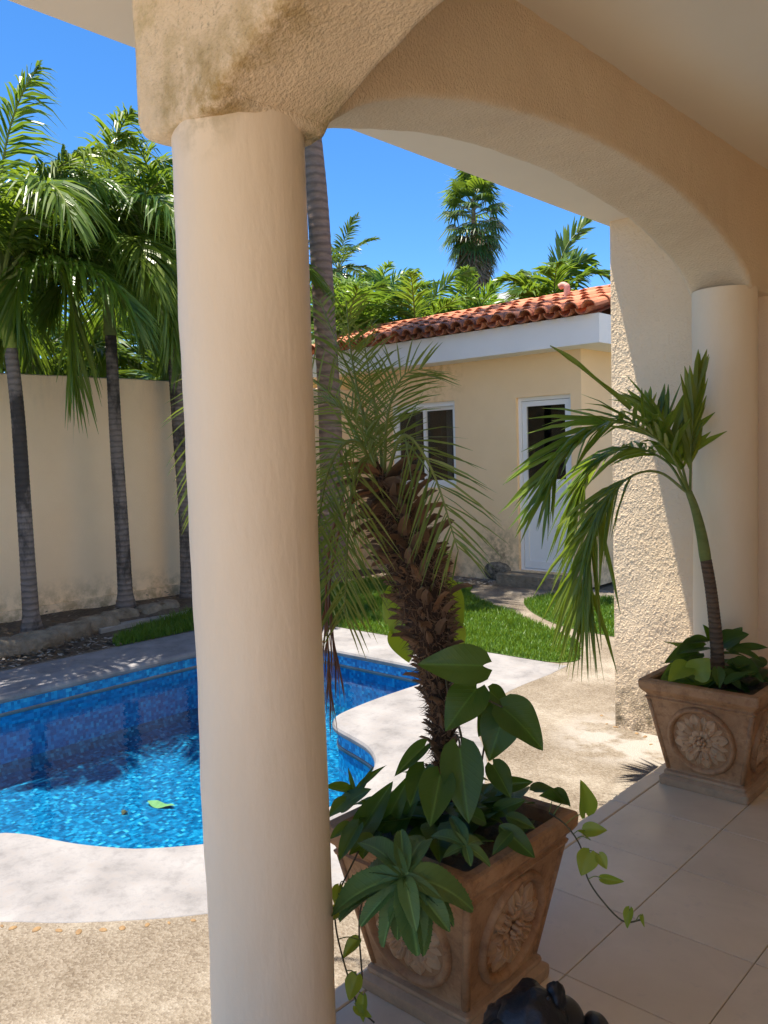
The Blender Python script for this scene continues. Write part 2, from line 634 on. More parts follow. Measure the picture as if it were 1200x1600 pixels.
M['thatch'] = leaf_mat('dry_skirt', [(0.1, (0.10, 0.075, 0.05)), (0.5, (0.20, 0.15, 0.10)), (0.9, (0.30, 0.24, 0.17))], 0.15, 0.8, (0.2, 0.14, 0.08))
M['heart'] = leaf_mat('heart_leaf', [(0.1, (0.022, 0.058, 0.010)), (0.5, (0.036, 0.088, 0.015)), (0.9, (0.06, 0.13, 0.02))], 0.34, 0.36, (0.16, 0.26, 0.012), 0.4, 0.2)
M['kalan'] = leaf_mat('succulent_leaf', [(0.1, (0.06, 0.12, 0.03)), (0.5, (0.08, 0.155, 0.04)), (0.9, (0.11, 0.19, 0.05))], 0.15, 0.5, (0.12, 0.24, 0.03), 0.35, 0.2)
M['lime'] = leaf_mat('lime_leaf', [(0.1, (0.17, 0.27, 0.03)), (0.5, (0.22, 0.32, 0.04)), (0.9, (0.28, 0.36, 0.05))], 0.5, 0.35, (0.40, 0.50, 0.02))
M['grass'] = leaf_mat('grass_blade', [(0.1, (0.035, 0.10, 0.008)), (0.5, (0.062, 0.16, 0.012)), (0.9, (0.115, 0.22, 0.022))], 0.35, 0.5)
M['rachis'] = simple('rachis', (0.20, 0.24, 0.06), (0.13, 0.17, 0.04), 12, 0.5)
M['stem'] = simple('vine_stem', (0.07, 0.05, 0.03), (0.10, 0.09, 0.04), 20, 0.6)
M['soil'] = simple('soil', (0.08, 0.058, 0.04), (0.15, 0.115, 0.08), 14, 0.95, 0.8, 40, 0.02)
M['turf'] = simple('turf', (0.04, 0.085, 0.012), (0.07, 0.12, 0.02), 10, 0.95, 0.6, 80, 0.01)
M['ground'] = simple('ground_earth', (0.16, 0.13, 0.09), (0.10, 0.10, 0.05), 0.5, 0.95, 0.4, 6, 0.05)
M['stone'] = simple('edging_stone', (0.30, 0.25, 0.18), (0.15, 0.12, 0.085), 9, 0.9, 0.9, 26, 0.03)
M['coral'] = simple('coral_rock', (0.34, 0.29, 0.22), (0.05, 0.045, 0.035), 24, 0.95, 1.0, 45, 0.03)
M['slab'] = simple('slab', (0.36, 0.33, 0.29), (0.26, 0.235, 0.20), 6, 0.9, 0.5, 50, 0.01)
M['white'] = simple('white_paint', (0.83, 0.81, 0.78), (0.79, 0.77, 0.74), 3, 0.5, 0.05, 60, 0.003)
M['alu'] = simple('white_aluminium', (0.83, 0.82, 0.80), (0.79, 0.78, 0.76), 4, 0.35, 0, spec=0.5)
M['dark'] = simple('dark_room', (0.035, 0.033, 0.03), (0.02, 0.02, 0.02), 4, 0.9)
M['sash'] = simple('inner_sash', (0.42, 0.47, 0.46), (0.36, 0.40, 0.40), 4, 0.5)
M['pink'] = simple('pink_pipe', (0.62, 0.33, 0.26), (0.50, 0.25, 0.19), 15, 0.6)
M['clay'] = simple('clay_pot', (0.42, 0.17, 0.08), (0.30, 0.12, 0.06), 9, 0.8, 0.3)
M['pebble'] = simple('pebble', (0.26, 0.165, 0.075), (0.15, 0.09, 0.045), 45, 0.75)
M['roofgrey'] = simple('grey_roof', (0.30, 0.30, 0.31), (0.22, 0.22, 0.23), 3, 0.9, 0.3, 20, 0.02)
M['yleaf'] = simple('yellow_leaf', (0.15, 0.24, 0.09), (0.24, 0.27, 0.09), 25, 0.6)
M['bleaf'] = simple('brown_leaf', (0.16, 0.10, 0.05), (0.09, 0.06, 0.03), 25, 0.7)
M['black'] = simple('black_resin', (0.006, 0.006, 0.008), (0.012, 0.012, 0.016), 18, 0.42, 0.35, 60, 0.006, 0.4)
M['bsmooth'] = simple('black_satin', (0.010, 0.011, 0.014), (0.018, 0.019, 0.023), 10, 0.38, 0.0, spec=0.4)


def trunk_mat(name, a, b_, ring=0.0, blotch=None):
    m, n, l, b = new_mat(name)
    t = NT(n, l)
    c = t.ramp(t.noise(9, 5, 0.7, t.mapping((1, 1, 2.5))), [(0.3, a), (0.7, b_)])
    if ring:
        w = n.new('ShaderNodeTexWave')
        w.bands_direction = 'Z'
        w.inputs['Scale'].default_value = ring
        w.inputs['Distortion'].default_value = 1.6
        w.inputs['Detail'].default_value = 2
        w.inputs['Detail Scale'].default_value = 2.5
        l.new(t.pos, w.inputs['Vector'])
        c = t.mix(t.math('MULTIPLY', t.rng(w.outputs['Fac'], 0.55, 0.95), 0.55), c, tuple(x * 0.35 for x in a))
        t.bump(w.outputs['Fac'], 0.5, 0.012, b, t.bump(t.noise(60, 4, 0.7), 0.4, 0.01, None))
    if blotch:
        c = t.mix(t.math('MULTIPLY', t.rng(t.noise(3.2, 5, 0.7, t.mapping((1, 1, 0.5), (4, 2, 1))), 0.47, 0.58), 0.85), c, blotch)
    l.new(c, b.inputs['Base Color'])
    b.inputs['Roughness'].default_value = 0.85
    b.inputs['Specular IOR Level'].default_value = 0.2
    return m


M['ptrunk'] = trunk_mat('ringed_trunk', (0.24, 0.195, 0.165), (0.16, 0.13, 0.11), 5.5, (0.035, 0.03, 0.026))
M['ctrunk'] = trunk_mat('coconut_trunk', (0.29, 0.20, 0.145), (0.19, 0.13, 0.095), 3.0)
M['pptrunk'] = trunk_mat('potted_trunk', (0.17, 0.115, 0.075), (0.10, 0.065, 0.045), 14.0)
M['shaft'] = trunk_mat('green_crownshaft', (0.20, 0.235, 0.075), (0.13, 0.16, 0.05))
M['shaft_y'] = trunk_mat('yellow_crownshaft', (0.33, 0.37, 0.07), (0.22, 0.27, 0.05), 0, (0.20, 0.25, 0.045))
M['shaft_r'] = trunk_mat('rusty_crownshaft', (0.24, 0.085, 0.06), (0.17, 0.06, 0.045))
M['fibre'] = trunk_mat('fibrous_trunk', (0.055, 0.032, 0.02), (0.03, 0.018, 0.012))
M['stub'] = leaf_mat('leaf_base_stub', [(0.1, (0.06, 0.032, 0.018)), (0.5, (0.12, 0.068, 0.038)), (0.9, (0.23, 0.145, 0.08))], 0.0, 0.8)


def terracotta_mat(name='antiqued_terracotta', k=1.0, pale=0.0):
    m, n, l, b = new_mat(name)
    t = NT(n, l)
    c = t.ramp(t.noise(5, 6, 0.7), [(0.28, (0.27, 0.13, 0.055)), (0.5, (0.38, 0.20, 0.09)), (0.75, (0.50, 0.295, 0.15))])
    c = t.mix(t.math('MULTIPLY', t.rng(t.noise(22, 5, 0.75), 0.48, 0.66), 0.6), c, (0.15, 0.068, 0.03))
    c = t.mix(t.math('MULTIPLY', t.rng(t.sep()[2], 0.085, 0.05), 0.5), c, (0.44, 0.31, 0.19))
    if pale: c = t.mix(pale, c, (0.62, 0.40, 0.22))
    l.new(c, b.inputs['Base Color'])
    b.inputs['Roughness'].default_value = 0.65
    b.inputs['Specular IOR Level'].default_value = 0.3
    t.bump(t.noise(70, 4, 0.6), 0.25, 0.005, b)
    return m


M['terra'] = terracotta_mat()
M['terra_pale'] = terracotta_mat('rubbed_terracotta', 1.0, 0.55)


def roof_mat():
    m, n, l, b = new_mat('roof_clay')
    t = NT(n, l)
    inf = n.new('ShaderNodeObjectInfo')
    c = t.ramp(t.math('ADD', t.math('MULTIPLY', inf.outputs['Random'], 0.6), t.math('MULTIPLY', t.noise(12, 4), 0.4)),
               [(0.15, (0.42, 0.135, 0.06)), (0.5, (0.52, 0.185, 0.088)), (0.85, (0.58, 0.24, 0.125))])
    blot = t.noise(5.5, 5, 0.7)
    a = t.math('MULTIPLY', t.near((-6.7, 8.35, 3.05), 0.15, 0.75), t.rng(blot, 0.38, 0.58))
    c = t.mix(t.math('MULTIPLY', a, 0.8), c, (0.07, 0.028, 0.02))
    z = t.sep()[1]
    a = t.math('MULTIPLY', t.rng(z, 8.34, 8.16), t.rng(t.noise(8, 4, 0.7), 0.46, 0.60))
    c = t.mix(t.math('MULTIPLY', a, 0.75), c, (0.06, 0.028, 0.022))
    l.new(c, b.inputs['Base Color'])
    b.inputs['Roughness'].default_value = 0.85
    t.bump(t.noise(50, 4, 0.6), 0.4, 0.008, b)
    return m


M['roof'] = roof_mat()

# ================================================================== THE SETTING
GZ = -0.10            # level of the pool deck
WATER = -0.245
PF = -0.72            # pool floor


def smooth_loop(segs):
    """segs: list of ('l', pts) straight runs or ('c', pts) smooth runs; returns dense points"""
    out = []
    for k, pts in segs:
        P = np.asarray(pts, float)
        out.append(P if k == 'l' else resample(cat_rom(P, 10), 90))
    return np.vstack(out)


inner = smooth_loop([
    ('l', [(-5.97, -2.5), (-5.97, 0.5), (-5.97, 2.0), (-5.97, 3.5), (-5.97, 4.74), (-5.945, 4.80), (-5.89, 4.82)]),
    ('l', [(-5.2, 4.82), (-4.5, 4.82), (-3.90, 4.82), (-3.83, 4.80), (-3.80, 4.73)]),
    ('c', [(-3.80, 4.5), (-3.81, 4.05), (-3.79, 3.73), (-3.755, 3.57), (-3.66, 3.455), (-3.55, 3.405), (-3.39, 3.36), (-3.22, 3.30), (-3.06, 3.19),
           (-2.94, 3.03), (-2.84, 2.80), (-2.80, 2.5), (-2.84, 2.22), (-2.95, 2.01), (-3.12, 1.82), (-3.24, 1.74), (-3.38, 1.665), (-3.52, 1.61), (-3.66, 1.56), (-3.77, 1.48), (-3.84, 1.33), (-3.86, 1.1), (-3.86, 0.6)]),
    ('l', [(-3.86, -0.5), (-3.86, -2.5)])])
outer = smooth_loop([
    ('l', [(-6.68, -3.2), (-6.68, 5.45)]),
    ('l', [(-3.20, 5.45)]),
    ('c', [(-3.20, 5.2), (-3.20, 4.72), (-3.12, 4.25), (-2.92, 3.90), (-2.72, 3.68), (-2.52, 3.44), (-2.30, 3.05), (-2.22, 2.6), (-2.26, 2.15), (-2.37, 1.85),
           (-2.49, 1.68), (-2.60, 1.55), (-2.71, 1.44), (-2.85, 1.31), (-3.03, 1.17), (-3.15, 1.0), (-3.2, 0.7), (-3.2, 0.3)]),
    ('l', [(-3.2, -3.2)])])


def offset_loop(L, d):
    """closed clockwise loop (interior on the right): +d moves outwards"""
    T = unit(np.roll(L, -1, 0) - np.roll(L, 1, 0))
    N = np.stack([-T[:, 1], T[:, 0]], 1)
    return L + N * d


W0, W1, D0, D1 = -6.75, -1.69, -12.0, 8.66
gb = [(-160, -160), (160, -160), (160, 160), (-160, 160)]
ghole = [(W0, D0), (W1, D0), (W1, D1), (W0, D1)]
poly_sheet('ground', [gb, ghole], -0.165, M['ground'])
pave_in = offset_loop(inner, 0.25)
pav = poly_sheet('pavement', [[(W0, D0), (-1.66, D0), (-1.66, D1), (W0, D1)], pave_in], GZ - 0.004, M['pave'])
pav['_w'] = [0, 0, 0]

# coping: a flat top with a rounded nose over the pool edge
cop = MB()
top_in = offset_loop(inner, 0.045)
vl = [[Vector((*p, 0)) for p in outer], [Vector((*p, 0)) for p in top_in]]
tri = tessellate_polygon(vl)
allv = [(p[0], p[1], GZ) for p in outer] + [(p[0], p[1], GZ) for p in top_in]
ff = []
for t3 in tri:
    a, b, c = [np.array(allv[i]) for i in t3]
    ff.append(tuple(t3) if np.cross(b - a, c - a)[2] > 0 else tuple(t3)[::-1])
cop.add(allv, ff)


def ring_strip(mb, rings, mi=0):
    n = len(rings[0])
    V = np.vstack(rings)
    f = []
    for i in range(len(rings) - 1):
        for j in range(n):
            k = (j + 1) % n
            f.append((i * n + j, i * n + k, (i + 1) * n + k, (i + 1) * n + j))
    mb.add(V, f, mi)


prof = [(0.045, 0.0)] + [(0.045 - 0.045 * math.sin(a), -0.032 * (1 - math.cos(a))) for a in np.linspace(0.3, math.pi, 8)[:-1]] + [(0.03, -0.064)]
prof = [(0.045, 0), (0.025, -0.003), (0.008, -0.012), (0.0, -0.028), (0.002, -0.045), (0.012, -0.058), (0.04, -0.062)]
ring_strip(cop, [np.c_[offset_loop(inner, d), np.full(len(inner), GZ + z)] for d, z in prof])
ring_strip(cop, [np.c_[offset_loop(outer, d), np.full(len(outer), GZ - dz)] for d, dz in ((0.03, 0.012), (0.018, 0.002), (0.0, 0.0))])
tag(cop.build('pool_coping', M['coping'], smooth=False), kind='structure')

# basin: walls of dark mosaic, pale floor mosaic, a pale line where the water stands
bas = MB()
wl = offset_loop(inner, 0.03)
ring_strip(bas, [np.c_[wl, np.full(len(wl), z)] for z in (GZ - 0.05, WATER - 0.3, PF + 0.12)], 0)
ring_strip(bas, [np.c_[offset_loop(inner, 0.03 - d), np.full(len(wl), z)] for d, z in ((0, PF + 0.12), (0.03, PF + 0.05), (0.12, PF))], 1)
ring_strip(bas, [np.c_[offset_loop(inner, 0.03 - d), np.full(len(wl), z)] for d, z in ((0.0, WATER + 0.012), (0.006, WATER + 0.008), (0.006, WATER - 0.012), (0.0, WATER - 0.016))], 2)
fl = offset_loop(inner, -0.09)
tri = tessellate_polygon([[Vector((*p, 0)) for p in fl]])
av = [(p[0], p[1], PF) for p in fl]
ff = []
for t3 in tri:
    a, b, c = [np.array(av[i]) for i in t3]
    ff.append(tuple(t3) if np.cross(b - a, c - a)[2] > 0 else tuple(t3)[::-1])
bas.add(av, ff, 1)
tag(bas.build('pool_basin', [M['mosaic_wall'], M['mosaic'], M['coping']]), kind='structure')
poly_sheet('pool_water', [offset_loop(inner, 0.029)], WATER, M['water'])

# planting bed along the boundary wall
poly_sheet('planting_bed', [[(-8.40, -3), (-6.70, -3), (-6.70, 8.6), (-8.40, 8.6)]], GZ - 0.02, M['soil'])
bedmb = MB()
xs = np.linspace(-8.39, -7.46, 16)
ys = np.linspace(-3, 7.3, 120)
X, Y = np.meshgrid(xs, ys, indexing='ij')
Z = -0.02 + 0.03 * vnoise(np.c_[X.ravel(), Y.ravel(), 0 * X.ravel()], 3.1).reshape(X.shape) * 2 - 0.10 * np.clip((X + 7.62) / 0.16, 0, 1)
bedmb.grid(np.stack([X, Y, Z], -1), flip=True)
tag(bedmb.build('raised_soil', M['soil'], smooth=True), kind='structure')

# lawns
lawn_a = smooth_loop([('l', [(-6.72, 5.47), (-3.42, 5.47)]),
                      ('c', [(-3.30, 5.50), (-3.22, 5.62), (-3.28, 5.80), (-3.57, 6.22), (-4.19, 6.63), (-4.94, 7.09), (-5.49, 7.42), (-5.79, 7.73), (-5.95, 8.0)]),
                      ('l', [(-6.4, 8.08), (-7.5, 7.85), (-7.55, 5.6), (-7.0, 5.47)])])
lawn_b = smooth_loop([('c', [(-4.97, 7.85), (-4.96, 7.6), (-4.8, 7.36), (-4.44, 7.00), (-3.95, 6.68), (-3.4, 6.55), (-2.9, 6.5)]), ('l', [(-2.3, 6.5), (-2.3, 8.2), (-4.7, 8.2), (-4.9, 8.05)])])
lawn_c = smooth_loop([('c', [(-6.72, 3.75), (-6.95, 3.85), (-7.12, 4.15), (-7.30, 4.4), (-7.45, 4.8), (-7.5, 5.3)]), ('l', [(-7.52, 5.62), (-6.72, 5.62), (-6.72, 4.5)])])


def inside(P, L):
    x, y = P[:, 0], P[:, 1]
    res = np.zeros(len(P), bool)
    n = len(L)
    for i in range(n):
        x0, y0 = L[i]
        x1, y1 = L[(i + 1) % n]
        if y0 == y1: continue
        c = ((y0 > y) != (y1 > y)) & (x < (x1 - x0) * (y - y0) / (y1 - y0) + x0)
        res ^= c
    return res


def grass(name, L, dens, h, label):
    lo, hi = L.min(0), L.max(0)
    n = int((hi - lo).prod() * dens)
    P = rng.uniform(lo, hi, (n, 2))
    P = P[inside(P, L)]
    n = len(P)
    cl = vnoise(np.c_[P, 0 * P[:, 0]], 6, 3) + 0.5
    hh = h * rng.uniform(0.55, 1.25, n) * (0.65 + 0.6 * cl)
    a = rng.uniform(0, 2 * np.pi, n)
    lean = rng.uniform(0.1, 0.75, n) * hh
    la = rng.uniform(0, 2 * np.pi, n)
    B = np.c_[P, np.full(n, GZ - 0.004)]
    w = rng.uniform(0.0025, 0.0048, n)
    S = np.c_[np.cos(a), np.sin(a), 0 * a] * w[:, None]
    mid = B + np.c_[np.cos(la) * lean * 0.35, np.sin(la) * lean * 0.35, hh * 0.6]
    tip = B + np.c_[np.cos(la) * lean, np.sin(la) * lean, hh]
    V = np.stack([B - S, B + S, mid + S * 0.8, mid - S * 0.8, tip], 1).reshape(-1, 3)
    base = np.arange(n) * 5
    f = [q for b in base.tolist() for q in ((b, b + 1, b + 2, b + 3), (b + 3, b + 2, b + 4))]
    o = MB().add(V, f).build(name, M['grass'])
    return tag(o, label, 'grass', None, 'stuff')


for nm, L in (('lawn', lawn_a), ('lawn', lawn_b), ('lawn', lawn_c)):
    poly_sheet(nm, [L], GZ + 0.001, M['turf'])
grass('grass', lawn_a, 6500, 0.055, 'short green grass between the pool deck and the guest house')
grass('grass', lawn_b, 4500, 0.055, 'short green grass beyond the curved path beside the villa')
grass('grass', lawn_c, 3800, 0.085, 'uneven green grass between the deck and the palm bed')

# terrace slab, tiles and edge strip
tag(MB().box((-1.692, -12.0, -0.12), (7.0, 0.44, -0.001)).build('bounce_patio', M['bounce_patio']), kind='structure')  # unseen sunlit paving behind the camera, added as warm fill for the terrace
slab = tag(MB().box((-1.692, 0.441, -0.12), (2.6, 4.41, -0.006)).build('terrace_floor', M['grout']), kind='structure')
slab['_w'] = [0, 0, 0]


def bevel_box(w, d, h, b):
    """a slab centred on x,y with bevelled top edges, top at z = 0"""
    mb = MB()
    x, y = w / 2, d / 2
    v = [(-x, -y, -h), (x, -y, -h), (x, y, -h), (-x, y, -h), (-x, -y, -b), (x, -y, -b), (x, y, -b), (-x, y, -b),
         (-x + b, -y + b, 0), (x - b, -y + b, 0), (x - b, y - b, 0), (-x + b, y - b, 0)]
    f = [(8, 9, 10, 11)] + [(i, (i + 1) % 4, 4 + (i + 1) % 4, 4 + i) for i in range(4)] + [(4 + i, 4 + (i + 1) % 4, 8 + (i + 1) % 4, 8 + i) for i in range(4)]
    return mb.add(v, f)


PX, PY = 0.397, 0.401
tile_me = bevel_box(PX - 0.003, PY - 0.003, 0.012, 0.0015).mesh('floor_tile', M['tile'])
edge_me = bevel_box(0.078, PY - 0.005, 0.012, 0.004).mesh('edge_tile', M['tile'])
for j in range(-2, 9):
    y = 2.049 + (j - 2) * PY + PY / 2
    if y + PY / 2 > 4.41: continue
    for i in range(6):
        x = -1.619 + i * PX + PX / 2
        put('floor_tile', tile_me, slab, Matrix.Translation((x, y, random.uniform(-0.0006, 0.0004))))
    put('edge_tile', edge_me, slab, Matrix.Translation((-1.662, y, 0.0)))

# pebbles let into the paving along the coping
peb = MB()
a = np.linspace(0, 2 * np.pi, 9, endpoint=False)
for r, z in ((1.0, 0.0), (0.8, 0.45), (0.35, 0.62)):
    peb.add(np.c_[np.cos(a) * r, np.sin(a) * r * 0.8, np.full(9, z)], [])
pf = [(i * 9 + j, i * 9 + (j + 1) % 9, (i + 1) * 9 + (j + 1) % 9, (i + 1) * 9 + j) for i in range(2) for j in range(9)] + [tuple(18 + j for j in range(9))]
peb.f, peb.m = pf, [0] * len(pf)
peb_me = peb.mesh('pebble', M['pebble'], smooth=True)
pebpx = [(3, 1447), (20, 1450), (57, 1452), (92, 1454), (123, 1456), (161, 1453), (191, 1450), (230, 1445), (264, 1442), (302, 1438),
         (948, 1131), (962, 1136), (995, 1146), (1008, 1151), (940, 1118), (1017, 1163), (760, 1200), (765, 1188)]
for q in pebpx:
    p = at_z(q[0], q[1], GZ - 0.003)
    s = random.uniform(0.010, 0.019)
    put('pebble', peb_me, pav, Matrix.Translation(p) @ Matrix.Rotation(random.uniform(0, 6), 4, 'Z') @ Matrix.Diagonal((s, s * random.uniform(0.6, 1.0), s * 0.4, 1)))

# ================================================================== THE VILLA (arcade we look through)
villa = empty('villa', (-1.55, 1.234, 0), 'cream stuccoed villa with arched terrace on round columns under a flat eave', 'building')
CEIL = 2.84
EAVE = 2.79
AX0, AX1 = -1.70, -1.40          # arcade wall thickness
CY0, CY1 = 1.075, 1.385          # cross arch thickness


def arch_z(d, a, b=0.31, z0=2.25, e=0.62):
    t = np.clip(1 - (np.abs(d) / a) ** 2, 0, 1)
    return z0 + b * t ** e


def swept_arch(name, stations, zl, w0, w1, axis):
    """beam of thickness w0..w1 along an axis ('x' or 'y'), whose underside is zl(station)"""
    rb = 0.022
    prof = []
    for t in np.linspace(0, 1, 14): prof.append((w1, ('f', 1 - t)))
    for a in np.linspace(0.2, math.pi / 2, 4): prof.append((w1 - rb + rb * math.cos(a), ('r', 1 - math.sin(a))))
    for t in np.linspace(0.04, 0.96, 14): prof.append((w1 - rb + (w0 - w1 + 2 * rb) * t, ('r', 0)))
    for a in np.linspace(math.pi / 2, math.pi - 0.2, 4): prof.append((w0 + rb + rb * math.cos(a), ('r', 1 - math.sin(a))))
    for t in np.linspace(0, 1, 14): prof.append((w0, ('f', t)))
    G = np.zeros((len(stations), len(prof), 3))
    for i, s in enumerate(stations):
        z = zl[i]
        for j, (w, (k, q)) in enumerate(prof):
            zz = z + rb + (CEIL + 0.02 - z - rb) * q if k == 'f' else z + rb * q
            G[i, j] = (w, s, zz) if axis == 'y' else (s, w, zz)
    # uneven hand-trowelled surface
    P = G.reshape(-1, 3)
    dn = 0.006 * vnoise(P, 5, 1) + 0.005 * vnoise(P, 14, 2) + 0.004 * vnoise(P, 30, 4)
    Nn = np.zeros_like(G)
    du = np.gradient(G, axis=0)
    dv = np.gradient(G, axis=1)
    Nn = unit(np.cross(du, dv))
    G = G + Nn * dn.reshape(G.shape[:2])[..., None]
    mb = MB()
    mb.grid(G, flip=False)
    if axis == 'x':
        n = len(prof)
        mb.add(G[0], [(k, k + 1, n - 2 - k, n - 1 - k) for k in range(n // 2 - 1)])
    o = mb.build(name, M['arch'], villa, smooth=True)
    bm = bmesh.new()
    bm.from_mesh(o.data)
    bmesh.ops.remove_doubles(bm, verts=bm.verts, dist=0.0004)
    bmesh.ops.recalc_face_normals(bm, faces=bm.faces)
    bm.to_mesh(o.data)
    bm.free()
    return o


ys = np.linspace(CY0 + 0.05, 4.41, 150)
zl = arch_z(ys - 2.74, 1.37) + 0.004
swept_arch('arcade_arch', ys, zl, AX0, AX1, 'y')
xs = np.r_[AX0 - 0.004, AX0 + 0.004, AX0 + 0.016, np.linspace(AX0 + 0.03, 1.30, 140), 1.6, 2.4]
zl = arch_z(xs + 0.08, 1.36, e=0.80)
zl[0] += 0.024
zl[1] += 0.009
zl[2] += 0.002
swept_arch('cross_arch', xs, zl, CY0, CY1, 'x')


def column(y):
    mb = MB()
    n = 72
    zs = np.r_[-0.002, np.linspace(0.02, 2.27, 60)]
    a = np.linspace(0, 2 * np.pi, n, endpoint=False)
    A, Zs = np.meshgrid(a, zs, indexing='ij')
    P = np.stack([-1.55 + 0.149 * np.cos(A), y + 0.149 * np.sin(A), Zs], -1)
    d = 0.0035 * vnoise(P.reshape(-1, 3), 3.5, 8).reshape(A.shape) + 0.0015 * vnoise(P.reshape(-1, 3), 12, 9).reshape(A.shape)
    P[..., 0] += d * np.cos(A) * 2
    P[..., 1] += d * np.sin(A) * 2
    P = np.concatenate([P, P[:1]], 0)
    mb.grid(P, flip=True)
    return mb.build('column', M['column'], villa, smooth=True)


column(1.234)
column(4.18)

# ceiling and eave (two butted slabs), walls
MB().box((AX0 + 0.152, -1.1, CEIL), (2.6, 4.41, 3.02)).build('ceiling', M['ceil'], villa)
ev = MB()
ev.box((-2.32, -1.1, EAVE), (AX0 + 0.15, 8.2, 3.0))
ev.build('eave', M['eave'], villa)
MB().box((AX0, -1.1, 3.004), (2.6, 8.2, 6.4)).build('bounce_storey', M['white'], villa)  # unseen white storey, added to bounce sunlight back onto the garden wall
wl = MB().box((2.4, -1.1, -0.1), (2.6, 4.41, CEIL))
wl.build('inner_wall', M['arch'], villa)
# end wall of the terrace: rough trowelled plaster standing out past the last column
BX0, BY = -2.27, 4.41
gx = np.linspace(BX0, -1.62, 190)
gz = np.linspace(-0.12, EAVE + 0.01, 640)
X, Zg = np.meshgrid(gx, gz, indexing='ij')
P = np.stack([X, np.full_like(X, BY), Zg], -1).reshape(-1, 3)
h = np.clip(vnoise(P * [1, 1, 0.6], 105, 1) * 1.3 + vnoise(P, 190, 2) * 1.1 + vnoise(P * [1, 1, 0.5], 40, 5) * 0.6, -0.3, 0.8)
h = 0.0021 * h + 0.006 * vnoise(P, 5, 3)
h *= np.clip((P[:, 0] - BX0) / 0.012, 0, 1)
P[:, 1] -= h
bt = MB()
bt.grid(P.reshape(*X.shape, 3), flip=False)
bt.box((BX0, BY + 0.02, -0.12), (2.6, 8.0, EAVE + 0.01))
bt.add([(BX0, BY, -0.12), (BX0, BY + 0.02, -0.12), (BX0, BY + 0.02, CEIL), (BX0, BY, CEIL)], [(0, 3, 2, 1)])
bt.add([(-1.62, BY, -0.12), (2.6, BY, -0.12), (2.6, BY, CEIL), (-1.62, BY, CEIL)], [(0, 1, 2, 3)])
bt.build('end_wall', M['butt'], villa, smooth=False)

# ================================================================== BOUNDARY WALL
bw = empty('boundary_wall', (-8.40, 5, 0), 'tall cream plastered garden wall behind the row of palms', 'wall')
ys_ = np.linspace(-3, 8.6, 240)
zs_ = np.linspace(0.02, 2.44, 50)
Yg, Zg = np.meshgrid(ys_, zs_, indexing='ij')
P = np.stack([np.full_like(Yg, -8.40), Yg, Zg], -1).reshape(-1, 3)
P[:, 0] += 0.02 * vnoise(P, 1.3, 5) + 0.008 * vnoise(P, 5, 6)
tb = MB()
G = P.reshape(*Yg.shape, 3)
G[:, -1, 2] += 0.012 * vnoise(G[:, -1], 3, 3)
tb.grid(G)
topg = np.stack([G[:, -1], G[:, -1] + [-0.03, 0, 0.012], G[:, -1] + [-0.16, 0, 0.0], G[:, -1] * [1, 1, 0] + [-0.16, 0, 0]], 1)
tb.grid(topg)
tb.build('wall_face', M['bwall'], bw, smooth=True)
MB().box((-8.42, -3, -0.15), (-8.365, 8.6, 0.075)).build('plinth', M['bwall'], bw)

# ================================================================== GUEST HOUSE
gh = empty('guest_house', (-6.6, 8.65, GZ), 'small cream guest house with red barrel tile roof and white fascia', 'building')
HY = 8.65
HX0, HX1 = -9.4, -4.83
DX0, DX1, DZ0, DZ1 = -5.72, -4.97, 0.05, 2.16     # door opening
WX0, WX1, WZ0, WZ1 = -7.76, -6.66, 1.06, 2.19     # window opening


def wall_with_holes(name, x0, x1, z0, z1, holes, y0, y1, mat, parent):
    xs = sorted({x0, x1, *[h[0] for h in holes], *[h[1] for h in holes]})
    zs = sorted({z0, z1, *[h[2] for h in holes], *[h[3] for h in holes]})
    mb = MB()
    for i in range(len(xs) - 1):
        for k in range(len(zs) - 1):
            cx, cz = (xs[i] + xs[i + 1]) / 2, (zs[k] + zs[k + 1]) / 2
            if any(h[0] < cx < h[1] and h[2] < cz < h[3] for h in holes): continue
            v = [(xs[i], y0, zs[k]), (xs[i + 1], y0, zs[k]), (xs[i + 1], y0, zs[k + 1]), (xs[i], y0, zs[k + 1])]
            mb.add(v, [(0, 1, 2, 3)])
    for hx0, hx1, hz0, hz1 in holes:
        c = [(hx0, hz0), (hx1, hz0), (hx1, hz1), (hx0, hz1)]
        for i in range(4):
            (ax, az), (bx, bz) = c[i], c[(i + 1) % 4]
            mb.add([(ax, y0, az), (bx, y0, bz), (bx, y1, bz), (ax, y1, az)], [(0, 1, 2, 3)])
    return mb.build(name, mat, parent)


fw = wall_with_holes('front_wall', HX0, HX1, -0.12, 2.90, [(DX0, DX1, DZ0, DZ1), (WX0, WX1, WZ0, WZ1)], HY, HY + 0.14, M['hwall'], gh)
sw = MB().add([(HX1, HY, -0.12), (HX1, 11.5, -0.12), (HX1, 11.5, 2.9), (HX1, HY, 2.9)], [(0, 1, 2, 3)])
sw.build('side_wall', M['hwall'], gh)
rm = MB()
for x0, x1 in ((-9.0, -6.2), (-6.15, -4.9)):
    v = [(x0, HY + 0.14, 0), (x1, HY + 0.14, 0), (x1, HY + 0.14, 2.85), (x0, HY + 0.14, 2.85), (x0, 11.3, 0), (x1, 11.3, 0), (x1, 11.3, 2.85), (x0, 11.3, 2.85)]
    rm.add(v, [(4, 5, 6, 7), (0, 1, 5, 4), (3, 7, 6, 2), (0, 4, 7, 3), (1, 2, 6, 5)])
rm.build('interior', M['dark'], gh)
